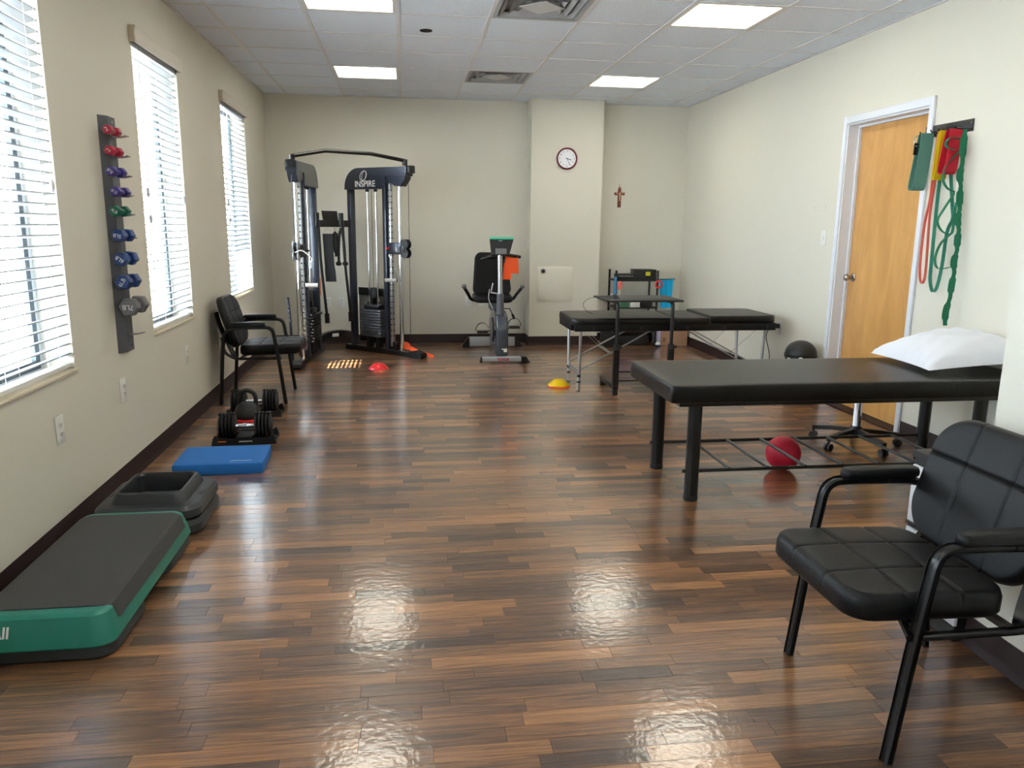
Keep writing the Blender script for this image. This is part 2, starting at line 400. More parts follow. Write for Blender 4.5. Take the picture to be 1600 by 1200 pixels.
# ceiling: suspended 2x2 grid
ceiling = struct(MB().box((-WT, YF - .1, H + 0.10), (W + .3, YB + .1, H + 0.16)).build('ceiling', TEE, smooth=False))
G = 0.6096
xs = [0] + [0.245 + G * i for i in range(8)] + [W]
yl = [YB, YB - 0.48]
while yl[-1] - G > YF: yl.append(yl[-1] - G)
yl.append(YF)
lights = {(2, j) for j in (2, 6, 10, 14)} | {(6, j) for j in (2, 6, 10, 14)}
vents = {(4, 2), (4, 6)}
tw = 0.012
tm = {}
for i in range(9):
    for j in range(len(yl) - 1):
        if (i, j) in lights or (i, j) in vents: continue
        x0, x1, y1, y0 = xs[i], xs[i+1], yl[j], yl[j+1]; wx, wy = x1 - x0, y1 - y0
        if wx < 0.03 or wy < 0.03: continue
        k = (round(wx, 3), round(wy, 3))
        if k not in tm:
            a, b = wx/2 - .002, wy/2 - .002; mb = MB(); mb.box((-a, -b, 0.004), (a, b, 0.018)); me_o = mb.build('ceiling_tile', TILE, ceiling, smooth=False); tm[k] = me_o.data; o = me_o
        else:
            o = D.objects.new('ceiling_tile', tm[k]); COL.objects.link(o); o.parent = ceiling
        o.location = ((x0+x1)/2, (y0+y1)/2, H)
# dark sprinkler hole in one tile
def tee(a, b, wdt):
    mb = MB(); d = (V(b) - V(a)).normalized(); n = V((-d.y, d.x, 0)) * wdt
    mb.add([V(a)-n, V(b)-n, V(b)+n, V(a)+n, V(a)-n+V((0,0,.004)), V(b)-n+V((0,0,.004)), V(b)+n+V((0,0,.004)), V(a)+n+V((0,0,.004))],
           [(3,2,1,0),(4,5,6,7),(0,1,5,4),(1,2,6,5),(2,3,7,6),(3,0,4,7)])
    return mb
for x in xs[1:-1]: tee((x, YF, H), (x, YB, H), 0.012).build('main_tee', TEE, ceiling, smooth=False)
for y in yl[1:-1]: tee((0, y, H + .0008), (W, y, H + .0008), 0.009).build('cross_tee', TEE, ceiling, smooth=False)
mb = MB(); t_ = 0.01
mb.box((0, YF, H-.002), (0.022, YB, H+.003)); mb.box((W-.022, YF, H-.002), (W, YB, H+.003)); mb.box((0, YB-.022, H-.002), (W, YB, H+.003))
mb.box((CX0-.02, CY-.02, H-.002), (CX1+.02, CY, H+.003)); mb.box((CX0-.02, CY, H-.002), (CX0, YB, H+.003)); mb.box((CX1, CY, H-.002), (CX1+.02, YB, H+.003))
mb.build('wall_angle', TEE, ceiling, smooth=False)
MB().lathe([(0, 0.003), (0.034, 0.003), (0.045, 0.0), (0.045, -.004), (0.0, -.004)], (1.66, 6.02, H + .002), 20).build('ceiling_hole', DARK, ceiling)
wh = {(2, 2): 'left rear square ceiling light panel, nearest the black cable machine', (6, 2): 'right rear square ceiling light panel, near the column',
      (2, 6): 'bright ceiling light panel cut by the photo top, left of the vent', (6, 6): 'large dimmer ceiling light panel on the right, above the door side'}
for (i, j) in sorted(lights):
    x0, x1, y1, y0 = xs[i]+tw, xs[i+1]-tw, yl[j]-tw, yl[j+1]+tw
    t = thing('ceiling_light', wh.get((i, j), 'ceiling light panel out of view, %s row, %s side' % ('last' if j == 14 else 'overhead', 'window' if i == 2 else 'door')), 'ceiling light', ((x0+x1)/2, (y0+y1)/2, H), 0, 'ceiling light panels')
    a, b = (x1-x0)/2, (y1-y0)/2; mb = MB()
    mb.box((-a, -b, 0), (-a+.022, b, .06)); mb.box((a-.022, -b, 0), (a, b, .06)); mb.box((-a+.022, -b, 0), (a-.022, -b+.022, .06)); mb.box((-a+.022, b-.022, 0), (a-.022, b, .06)); mb.box((-a, -b, .055), (a, b, .065))
    mb.build('frame', PLASTW, t, smooth=False)
    mb = MB(); A, B = a-.022, b-.022
    mb.add([(-A,-B,.004),(A,-B,.004),(A,B,.004),(-A,B,.004),(-A,-B,.008),(A,-B,.008),(A,B,.008),(-A,B,.008)], [(3,2,1,0),(4,5,6,7),(0,1,5,4),(1,2,6,5),(2,3,7,6),(3,0,4,7)]); mb.build('lens', LENS, t, smooth=False)
VENTM = mat('vent_grey', (168, 170, 174), 0.6, bump=0.4, scale=120)
for (i, j), lb in {(4, 2): 'small grey square ceiling vent with diamond centre near the back wall', (4, 6): 'grey square ceiling vent with diamond plate cut by the top of the photo'}.items():
    x0, x1, y1, y0 = xs[i]+tw, xs[i+1]-tw, yl[j]-tw, yl[j+1]+tw
    t = thing('ceiling_vent', lb, 'vent', ((x0+x1)/2, (y0+y1)/2, H), 0, 'ceiling vents'); a, b = (x1-x0)/2, (y1-y0)/2
    mb = MB(); mb.box((-a, -b, .05), (a, b, .06)); mb.box((-a, -b, 0), (-a+.03, b, .05)); mb.box((a-.03, -b, 0), (a, b, .05)); mb.box((-a+.03, -b, 0), (a-.03, -b+.03, .05)); mb.box((-a+.03, b-.03, 0), (a-.03, b, .05)); mb.build('frame', VENTM, t, smooth=False)
    for k in range(3):
        q = 0.25 - k * 0.055; s2 = q - 0.028; z0, z1 = 0.006, 0.022; mb = MB()
        o_ = [(-q,-q),(q,-q),(q,q),(-q,q)]; i_ = [(-s2,-s2),(s2,-s2),(s2,s2),(-s2,s2)]
        vs = [(*p, z0) for p in o_] + [(*p, z1) for p in i_] + [(*p, z0+.003) for p in o_] + [(*p, z1+.003) for p in i_]
        fs = [(n, (n+1) % 4, 4+(n+1) % 4, 4+n) for n in range(4)] + [(8+n, 12+n, 12+(n+1) % 4, 8+(n+1) % 4) for n in range(4)]
        mb.add(vs, fs).build('louver', VENTM, t, smooth=False)
    mb = MB(); q = 0.15; mb.add([(-q,0,.002),(0,-q,.002),(q,0,.002),(0,q,.002),(-q,0,.006),(0,-q,.006),(q,0,.006),(0,q,.006)], [(3,2,1,0),(4,5,6,7),(0,1,5,4),(1,2,6,5),(2,3,7,6),(3,0,4,7)])
    mb.build('diamond_plate', LGREY, t, smooth=False)

# windows, blinds
wl = ['behind the camera', 'beside the camera', 'cut by the left edge of the photo', 'just right of the dumbbell rack', 'farthest back, tilted open']
for n, (y0, y1) in enumerate(wins):
    wn = struct(MB().box((-WT-.002, y0, ZS), (-WT+.03, y1, ZS+.02)).box((-WT-.002, y0, ZT-.02), (-WT+.03, y1, ZT)).box((-WT-.002, y0, ZS+.02), (-WT+.03, y0+.03, ZT-.02)).box((-WT-.002, y1-.03, ZS+.02), (-WT+.03, y1, ZT-.02)).build('window_%d' % (n+1), WHITE, smooth=False))
    for za, zb in ((ZS + .02, ZT - .02),):
        xo = -WT + .012; sa = MB()
        for p0, p1 in (((y0+.03, za), (y0+.07, zb)), ((y1-.07, za), (y1-.03, zb)), ((y0+.07, za), (y1-.07, za+.04)), ((y0+.07, zb-.04), (y1-.07, zb))): sa.box((xo, p0[0], p0[1]), (xo+.02, p1[0], p1[1]))
        sa = sa.build('sash', BRONZE, wn, smooth=False)
        MB().box((xo+.008, y0+.07, za+.04), (xo+.012, y1-.07, zb-.04)).build('pane', GLASS, sa, smooth=False)
    MB().rbox((-WT+.03, y0, ZS-.001), (0.012, y1, ZS+.012), .003).build('window_sill', SILL, wn)
    bl = thing('window_blind', 'white slatted blind hanging in the window ' + wl[n], 'blind', (0, (y0+y1)/2, ZT-.04), 0, 'window blinds')
    hw = (y1 - y0) / 2 - 0.006
    mb = MB(); mb.box((-.055, -hw, -.012), (-.005, hw, .038)); mb.build('head_rail', WHITE, bl, smooth=False)
    mb = MB(); z = .002
    mb.prism([(0.024, z), (0.034, z), (0.036, z+.015), (0.032, z+.03), (0.033, z+.06), (0.038, z+.075), (0.038, z+.088), (0.024, z+.088)], (-hw-.035, hw+.01)); mb.build('valance', VAL, bl, ang=60)
    for q in (-hw-.032, hw+.007): MB().box((0.0, q-.004, z), (0.030, q+.004, z+.088)).build('valance_return', TAN, bl, smooth=False)
    # slats
    tilt = math.radians(-12 if n != 4 else 28); N = 36; pitch = (ZT - .06 - ZS - .05) / N
    mb = MB(); vs = []; prof = []
    for k in range(5):
        q = -0.025 + 0.0125 * k; prof.append((q, 0.0028 * (1 - (q / 0.025) ** 2)))
    pts = [(p[0], p[1] + .0023) for p in prof] + [(p[0], p[1] - .0023) for p in prof[::-1]]
    mb.prism(pts, (-hw, hw)); me0 = None
    for k in range(N):
        if me0 is None:
            xf(mb, Matrix.Rotation(tilt, 4, 'Y')); o = mb.build('slat', SLAT, bl, ang=60); me0 = o.data
        else:
            o = D.objects.new('slat', me0); COL.objects.link(o); o.parent = bl
        o.location = (-0.030, 0, -.035 - pitch * k)
    zb = -.035 - pitch * N
    MB().rbox((-.055, -hw, zb - .012), (-.005, hw, zb + .006), .003).build('bottom_rail', PLASTW, bl)
    mb = MB()
    for q in (-hw + .12, 0, hw - .12):
        for xx in (-.056, -.004): mb.cyl((xx, q, -.02), (xx, q, zb), .0012, 5)
    mb.build('ladder_cord', PLASTW, bl)
    for q, zz in ((-hw + .07, -.78), (-hw + .085, -.93), (hw - .05, -.80)):
        MB().cyl((.004, q, -.01), (.004, q, zz), .0011, 5).build('pull_cord', PLASTW, bl)
        MB().lathe([(0, 0), (.006, .004), (.011, .02), (.009, .045), (.003, .055), (0, .056)], (.006, q, zz - .05), 10).build('tassel', LGREY, bl)

# door
dr = struct(MB().box((W + .10, DY0 + .004, 0.012), (W + .145, DY1 - .004, DZ - .004)).build('door_1', DOORM, smooth=False))
mb = MB(); kn = V((W + .10, DY1 - .075, 1.0))
mk = TRS(kn, (0, -PI/2, 0)); mb.lathe([(0.033, 0), (0.033, .006), (.028, .012), (.012, .014), (.011, .032), (.022, .040), (.028, .052), (.026, .066), (.014, .073), (0, .074)], n=24, m=mk); mb.build('door_handle', NICK, dr)
fr = struct(MB().box((W - .004, DY0 - .02, 0), (W + .16, DY0, DZ)).box((W - .004, DY1, 0), (W + .16, DY1 + .02, DZ)).box((W - .004, DY0 - .02, DZ), (W + .16, DY1 + .02, DZ + .02)).build('trim_1', WHITE, smooth=False))
for a, b in (((W - .018, DY0 - .055, 0), (W - .001, DY0 - .012, DZ + .065)), ((W - .018, DY1 + .012, 0), (W - .001, DY1 + .055, DZ + .065)), ((W - .018, DY0 - .012, DZ + .012), (W - .001, DY1 + .012, DZ + .065))):
    MB().rbox(a, b, .003).build('casing', WHITE, fr)
for a, b in (((W + .075, DY0, 0), (W + .098, DY0 + .014, DZ)), ((W + .075, DY1 - .014, 0), (W + .098, DY1, DZ)), ((W + .075, DY0 + .014, DZ - .014), (W + .098, DY1 - .014, DZ))):
    MB().box(a, b).build('door_stop', WHITE, fr, smooth=False)
struct(MB().box((W, DY0 - .02, -.003), (W + .22, DY1 + .02, 0.008)).build('trim_2', BASE, smooth=False))

# outside: concrete apron and awning added over the windows to trim the sun
tag(MB().box((-14, -10, -.35), (-WT, 22, -.15)).build('concrete_apron', OUTW, smooth=False), 'pale concrete paving outside the windows, seen as white glare between slats', 'paving')
aw = thing('window_awning', 'pale flat added awning outside, just above the window heads of the left wall', 'awning', (-WT, 3, 2.55))
MB().box((-2.15, -6.4, 0), (0, 3.85, .05)).build('occluder_slab', OCCL, aw, smooth=False)
MB().box((-1.25, 3.85, 0), (0, 7.2, .05)).build('occluder_slab', OCCL, aw, smooth=False)  # added slab, edges set so only the floor sun patch gets through
MB().box((-2.15, -6.4, -.12), (-2.11, 3.85, 0)).build('front_panel', OCCL, aw, smooth=False)

# ------------------------------------------------------------------ wall plates
def plate(kind, o, right, out, w_, h_, label, cat='outlet', group=None, sockets=True, tcol=PLASTW):
    right = V(right); out = V(out); up = V((0, 0, 1)); m = Matrix((right, out, up)).transposed().to_4x4(); m.translation = V(o)
    t = thing(kind, label, cat, o, 0, group); t.matrix_world = m
    MB().rbox((-w_/2, 0, -h_/2), (w_/2, .006, h_/2), .0025).build('cover_plate', tcol, t)
    if sockets:
        for z in (-.02, .02):
            s = MB().rbox((-.016, .005, z-.013), (.016, .0085, z+.013), .004).build('socket', PLASTW, t)
            MB().box((-.008, .008, z-.004), (-.0055, .0092, z+.006)).box((.0055, .008, z-.004), (.008, .0092, z+.006)).box((-.002, .008, z-.010), (.002, .0092, z-.006)).build('slot', DARK, s, smooth=False)
    return t
g = 'wall outlets'
# left wall (right vector = -Y so that out = +X and up = +Z are right-handed)
for y_, z_, lb in ((3.47, .485, 'white outlet on the left wall nearest the camera, below the near window'), (4.25, .495, 'white outlet on left wall left of the middle window sill'), (5.48, .48, 'small white outlet on left wall below the middle window'), (6.39, .48, 'white outlet on left wall behind the wall-side chair')):
    plate('wall_outlet', (0, y_, z_), (0, -1, 0), (1, 0, 0), .078, .125, lb, group=g)
for x_, z_, lb in ((.605, .48, 'white outlet with dark sockets seen between the cable machine towers'), (.755, .48, 'white blank-looking outlet beside the hanging bar of the cable machine'), (2.21, .49, 'white outlet left of the exercise bike'), (2.365, .49, 'white outlet just behind the exercise bike seat')):
    plate('wall_outlet', (x_, YB, z_), (-1, 0, 0), (0, -1, 0), .075, .118, lb, group=g)
po = plate('wall_outlet', (W, 6.50, .50), (0, 1, 0), (-1, 0, 0), .078, .12, 'grey outlet on right wall with black plug and cord', group=g, tcol=LGREY)
plate('light_switch', (W, 5.89, 1.29), (0, 1, 0), (-1, 0, 0), .078, .122, 'white light switch on right wall left of the wooden door', 'switch', sockets=False)
tag(MB().rbox((W - .009, 5.883, 1.275), (W - .016 + .02, 5.897, 1.305), .002).build('switch_toggle', PLASTW), 'small white toggle', 'switch')
tg = D.objects['switch_toggle']; del tg['label']; del tg['category']; sw_ = [o for o in D.objects if o.name.startswith('light_switch')][0]; bpy.context.view_layer.update(); tg.parent = sw_; tg.matrix_parent_inverse = sw_.matrix_world.inverted()
tag(MB().rbox((W - .004, 5.90, 1.505), (W, 6.10, 1.545), .001).build('wall_label', WALL), 'faint cream label strip on right wall above the light switch', 'label')
cord = thing('power_cord', 'black cord plugged into the grey outlet on the right wall', 'cord', (W, 6.5, .5))
MB().rbox((-.045, -.02, -.005), (-.008, .012, .035), .006).build('plug', BLKP, cord)
MB().tube([(-.04, 0, .015), (-.06, .06, -.01), (-.06, .13, -.10), (-.05, .06, -.25), (-.06, .05, -.38), (-.09, 0, -.47), (-.14, -.1, -.494)], .004, 8, smooth=6).build('cord', BLKP, cord)

# ------------------------------------------------------------------ clock, panel, cross
ck = thing('wall_clock', 'round white wall clock with maroon rim on the column', 'clock', (3.289, CY, 2.096)); bk = TRS((0, 0, 0), (PI/2, 0, 0))
MB().lathe([(0, .0), (.112, 0), (.118, .006), (.118, .024), (.110, .030), (.102, .026), (.100, .016), (0, .016)], n=48, m=bk).build('rim', MAROON, ck)
MB().lathe([(0, .0165), (.101, .0165), (.101, .018), (0, .018)], n=48, m=bk).build('face', FACE, ck)
for h_ in range(1, 13):
    a = PI/2 - h_ * PI/6; text(str(h_), .026, TRS((.080*math.cos(a), -.0185, .080*math.sin(a)), (PI/2, 0, 0)), INK, 'numeral', ck, .0003)
def hand(nm, a, l, w_, y_):
    MB().box((-w_/2, y_-.001, -.012), (w_/2, y_, l), m=Matrix.Rotation(a, 4, 'Y')).build(nm, INK, ck, smooth=False)
hand('hour_hand', math.radians(107), .052, .007, -.020); hand('minute_hand', math.radians(154), .076, .004, -.022)
ap = thing('access_panel', 'square cream access panel with round lock low on the column', 'panel', (3.183, CY, .705))
MB().rbox((-.205, -.008, -.198), (.205, 0, .198), .003).build('frame', PANELP, ap)
MB().rbox((-.190, -.012, -.183), (.190, -.006, .183), .003).build('door', PANELP, ap)
k_ = MB().lathe([(0, 0), (.026, 0), (.026, .012), (.020, .016), (0, .016)], n=24, m=TRS((-.140, -.010, .150), (PI/2, 0, 0))).build('lock', GREYV, ap)
MB().lathe([(0, 0), (.013, 0), (.013, .003), (0, .003)], n=18, m=TRS((-.140, -.0262, .150), (PI/2, 0, 0))).build('keyhole', DARK, k_)
cr = thing('crucifix', 'small wooden crucifix on the back wall right of the column', 'crucifix', (3.98, YB, 1.70))
MB().rbox((-.020, -.014, -.12), (.020, 0, .09), .004).rbox((-.062, -.0141, .02), (.062, 0, .052), .004).rbox((-.014, -.014, .085), (.014, 0, .11), .004).build('cross', CROSSW, cr)
mb = MB(); mb.tube([(0, -.022, -.05), (0, -.024, -.01), (0, -.026, .02), (0, -.026, .035)], [.004, .006, .009, .005], 8); mb.tube([(-.045, -.022, .045), (-.015, -.024, .032), (0, -.024, .028), (.015, -.024, .032), (.045, -.022, .045)], .0035, 6); mb.lathe([(0, 0), (.007, .004), (.008, .01), (.005, .017), (0, .019)], (0, -.027, .035), 10); mb.build('figure', GOLD, cr)
MB().tube([(0, -.004, .108), (0, -.004, .125), (0, -.002, .135)], .002, 6).lathe([(0, 0), (.004, .002), (.004, .005), (0, .007)], (0, -.004, .133), 8).build('hanging_nail', INK, cr)

# ------------------------------------------------------------------ wall dumbbell rack and dumbbells
rk = thing('dumbbell_rack', 'tall dark grey wall-mounted dumbbell rack between the near and middle windows', 'rack', (0, 4.335, 0))
mb = MB()
poly = [(-.105, 0), (-.05, .045), (.05, .045), (.105, 0), (.105, -.0), (.10, .0)]
pv = [(0, -.098), (.032, -.05), (.032, .05), (0, .098)]
z0, z1 = .690, 1.875
vs = [(p[0], p[1], z0) for p in pv] + [(p[0], p[1], z1) for p in pv]
mb.add(vs, [(3,2,1,0),(4,5,6,7),(0,1,5,4),(1,2,6,5),(2,3,7,6)]); mb.build('channel', GREY, rk, smooth=False)
dz = [1.800, 1.702, 1.603, 1.507, 1.412, 1.293, 1.177, 1.062, .935]
for z in (1.85, .72): MB().cyl((.032, 0, z), (.036, 0, z), .007, 10).build('screw', CHR, rk)
for z in dz + [.80]:
    for s in (-1, 1): MB().tube([(.03, s*.018, z-.022), (.07, s*.018, z-.022), (.105, s*.018, z-.014)], .003, 6).build('peg', ALU, rk)
spec = [('red', REDV, .024, .155, '2'), ('red', REDV, .025, .155, '2'), ('purple', PURV, .027, .17, '3'), ('purple', PURV, .028, .17, '3'), ('green', GRNV, .029, .17, '4'), ('blue', BLUV, .034, .18, '5'), ('blue', BLUV, .037, .19, '6'), ('blue', BLUV, .039, .19, '6'), ('grey', GREYV, .048, .20, '7')]
pos_ = ['topmost', 'second from top', 'third from top', 'fourth from top', 'fifth from top', 'sixth from top', 'third from bottom', 'second from bottom', 'lowest and largest']
for k, (nm, mt, r, L_, num) in enumerate(spec):
    z = dz[k]; t = thing('dumbbell', '%s hex dumbbell, %s on the wall rack' % (nm, pos_[k]), 'dumbbell', (.037 + r, 4.25 if k not in (3, 8) else 4.28, z), 0, 'dumbbells on the wall rack')
    rot0 = random.uniform(-.2, .2)
    for s in (-1, 1):
        mb = MB(); hl = .05 if r < .03 else .06; yc = s * (L_/2 - hl/2); seg = []
        for yy, rr in ((-hl/2, r*.80), (-hl/2+.007, r), (hl/2-.007, r), (hl/2, r*.80)):
            seg.append([(rr*math.cos(rot0+j*PI/3), yc+yy, rr*math.sin(rot0+j*PI/3)) for j in range(6)])
        vs = [p for q in seg for p in q]; fs = [tuple(range(6)), tuple(range(23, 17, -1))]
        for a in range(3):
            for j in range(6): fs.append((a*6+j, a*6+(j+1) % 6, (a+1)*6+(j+1) % 6, (a+1)*6+j))
        hd = mb.add(vs, fs).build('head', mt, t, smooth=False)
        if s == -1:
            rt = {0: .5, 1: .9, 2: 2.4, 3: 2.6, 4: -.6, 5: PI-.2, 6: 2.5, 7: 1.0, 8: PI-.05}[k]
            text(num + ('LB' if k > 1 else ''), r * (.74 if k > 1 else 1.1), frame((0, -L_/2 - .0006, 0), (math.cos(rt), 0, math.sin(rt)), (-math.sin(rt), 0, math.cos(rt))), INKW, 'weight_mark', t, .0003)
    MB().tube([(0, -L_/2+.04, 0), (0, -.02, 0), (0, .02, 0), (0, L_/2-.04, 0)], [r*.40, r*.46, r*.46, r*.40], 12).build('grip', mt, t)

# ------------------------------------------------------------------ guest chairs
def side_tube(mb, pts, wd, th, y, rad=0.05):
    """rounded polyline in the x-z plane swept with a rectangle"""
    P = [V((p[0], y, p[1])) for p in pts]; out = [P[0]]
    for i in range(1, len(P) - 1):
        a = (P[i-1] - P[i]); b = (P[i+1] - P[i]); rr = min(rad, a.length*.48, b.length*.48)
        p0 = P[i] + a.normalized()*rr; p1 = P[i] + b.normalized()*rr
        for k in range(6):
            t = k / 5; out.append((1-t)**2*p0 + 2*t*(1-t)*P[i] + t*t*p1)
    out.append(P[-1])
    N = len(out); vs = []; prof = []
    for q, (sx, sy) in enumerate(((-1,-1),(1,-1),(1,1),(-1,1))):
        for e in ((.6, 1), (1, .6)) if q in (0, 2) else ((1, .6), (.6, 1)): prof.append((sx*e[0], sy*e[1]))
    for i in range(N):
        T = (out[min(i+1, N-1)] - out[max(i-1, 0)]).normalized(); nn = T.cross(V((0, 1, 0)))
        for a, b in prof: vs.append(out[i] + V((0, 1, 0))*a*wd/2 + nn*b*th/2)
    k = len(prof); fs = []
    for i in range(N-1):
        for j in range(k): fs.append((i*k+j, i*k+(j+1) % k, (i+1)*k+(j+1) % k, (i+1)*k+j))
    fs += [tuple(range(k)), tuple((N-1)*k+j for j in range(k))]
    mb.add(vs, fs); return mb
def guest_chair(loc, rz, label, xs_=1.0):
    t = thing('guest_chair', label, 'chair', loc, rz, 'black leatherette guest chairs'); h = .265; o_ = -.24
    for s in (-1, 1):
        side_tube(MB(), [(o_+.48, 0), (o_+.44, .35), (o_+.405, .590), (o_+.30, .590), (o_+.20, .588)], .037, .024, s*h, .085).build('front_leg', BLK, t)
        side_tube(MB(), [(o_+0, 0), (o_+.035, .42), (o_+.06, .580), (o_+.20, .588)], .037, .024, s*h, .10).build('rear_leg', BLK, t)
        mb = superpad(.26, .054, .030, rc=.025, edge=.012, nx=14, ny=6, crown=.004); xf(mb, TRS((o_+.225, s*h, .598))); mb.build('armrest', LEA, t)
        side_tube(MB(), [(o_+.452, .352), (o_+.12, .352), (o_+.045, .40), (o_+.035, .52)], .026, .018, s*(h-.002), .06).build('seat_rail', BLK, t)
        MB().tube([(o_+.452, s*h, .352), (o_+.42, s*(h-.10), .37), (o_+.42, s*.02, .37)], .011, 8).build('cross_rail', BLK, t)
        mb = MB(); P = [(o_+.13, s*(h-.02), .352), (o_+.115, s*(h-.035), .36), (o_+.095, s*(h-.05), .40), (o_+.070, s*(h-.06), .46), (o_+.010, s*(h-.07), .60), (o_-.012, s*(h-.07), .70)]
        mb.tube(P, .01, smooth=5, sq=(.035, .014)); mb.build('back_support', BLK, t)
    MB().box((o_+.16, -h, .348), (o_+.18, h, .366)).box((o_+.40, -h, .348), (o_+.42, h, .366)).build('seat_frame', BLK, t, smooth=False)
    sw = .475
    mb = superpad(.455, sw, .078, rc=.075, edge=.026, gx=(-.075, .075), gy=(-.085, .085), gdepth=.006, gs=.0045, crown=.008)
    xf(mb, TRS((o_+.372, 0, .375), (0, math.radians(-1.5), 0))); st = mb.build('seat', LEA, t)
    # back: width along y, height along local z
    bh = .40
    mb = superpad(.50, bh, .055, rc=.13, edge=.02, gx=(-.09, .09), gy=(.065,), gdepth=.006, gs=.0045, crown=.010, nx=30, ny=30)
    rb = Matrix(((0, 0, 1, 0), (1, 0, 0, 0), (0, 1, 0, 0), (0, 0, 0, 1)))   # x->y, y->z, z->x
    m_ = TRS((o_+.030, 0, .605)) @ Matrix.Rotation(math.radians(-16), 4, 'Y') @ rb
    # slight wrap
    mb.v = [(v[0], v[1], v[2] + .30 * v[0]**2) for v in mb.v]
    xf(mb, m_); mb.build('backrest', LEA, t)
    return t
guest_chair((2.945, 1.916, 0), PI, 'black leatherette armchair in the right foreground, quilted seat, cut by the photo edge')
guest_chair((.318, 6.295, 0), 0, 'black leatherette armchair against the left wall, under the far window')

# ------------------------------------------------------------------ step platform, risers, pad
def rrect(w_, d_, r, n=6):
    P = []
    for cx, cy, a0 in ((w_/2-r, d_/2-r, 0), (-w_/2+r, d_/2-r, PI/2), (-w_/2+r, -d_/2+r, PI), (w_/2-r, -d_/2+r, 1.5*PI)):
        for k in range(n+1):
            a = a0 + PI/2*k/n; P.append((cx + r*math.cos(a), cy + r*math.sin(a)))
    return P
def loft(layers, closed_bottom=True, closed_top=True):
    """layers of (w, d, r, z)"""
    mb = MB(); vs = []; K = None
    for (w_, d_, r, z) in layers:
        P = rrect(w_, d_, r); K = len(P); vs += [(p[0], p[1], z) for p in P]
    fs = []
    for i in range(len(layers)-1):
        for j in range(K): fs.append((i*K+j, i*K+(j+1) % K, (i+1)*K+(j+1) % K, (i+1)*K+j))
    if closed_bottom: fs.append(tuple(range(K))[::-1])
    if closed_top: fs.append(tuple((len(layers)-1)*K+j for j in range(K)))
    return mb.add(vs, fs)
st = thing('aerobic_step', 'long teal aerobic step with black mat top at the left foreground', 'step', (.325, 2.885, 0))
loft([(.435, .98, .06, .045), (.445, .99, .065, .052), (.43, .975, .06, .085), (.40, .925, .05, .140), (.385, .90, .045, .148), (.37, .885, .04, .150)]).build('platform', TEAL, st, ang=25)
loft([(.435, .80, .02, .100), (.41, .82, .025, .138), (.395, .83, .03, .149), (.37, .83, .03, .154), (.35, .825, .03, .1545)]).build('mat', MATR, st, ang=25)
for y_ in (-.30, .30):
    b_ = loft([(.40, .36, .06, 0), (.42, .38, .07, .012), (.415, .375, .07, .03), (.40, .36, .06, .048)]); xf(b_, TRS((.01, y_, 0))); b_.build('foot', RISER, st, ang=25)
text('All', .05, frame((-.108, -.4795, .105), (1, 0, 0), (0, .42, 1)), INKW, 'lettering', st, .0008, .0008)
for k in range(2):
    z = .072 * k; rs = thing('step_riser', ['black plastic step riser on the floor, under the other riser', 'black plastic step riser with open top, stacked upper one'][k], 'riser', (.335, 3.63, z), 0, 'stacked step risers')
    if k == 0: loft([(.42, .42, .06, 0), (.45, .45, .075, .012), (.45, .45, .075, .045), (.43, .43, .07, .066), (.33, .33, .04, .0715)]).build('body', RISER, rs, ang=25)
    else:
        loft([(.40, .40, .06, .0), (.45, .45, .075, .012), (.45, .45, .075, .045), (.42, .42, .07, .062), (.33, .36, .05, .068), (.30, .33, .05, .105), (.285, .31, .04, .112), (.265, .29, .035, .112), (.255, .28, .035, .100), (.26, .285, .035, .02)], True, True).build('body', RISER, rs, ang=25)
        for a in (-1, 1):
            MB().rbox((a*.19-.012, -.05, .055), (a*.19+.012, .05, .066), .004).build('grip_rib', RISER, rs)
            MB().rbox((a*.13-.02, -.197, .054), (a*.13+.02, -.185, .062), .003).build('slot', DARK, rs)
bp = thing('balance_pad', 'thick blue foam balance pad on the floor by the left wall', 'pad', (.437, 4.466, 0), math.radians(2))
mb = superpad(.48, .37, .062, rc=.012, edge=.004, nx=8, ny=8); mb.build('foam', BLUEF, bp)
MB().tube([(.06, -.14, .0628), (.085, -.125, .0628), (.12, -.132, .0628), (.175, -.128, .0628)], .0016, 5, smooth=4).build('logo_mark', INKW, bp)

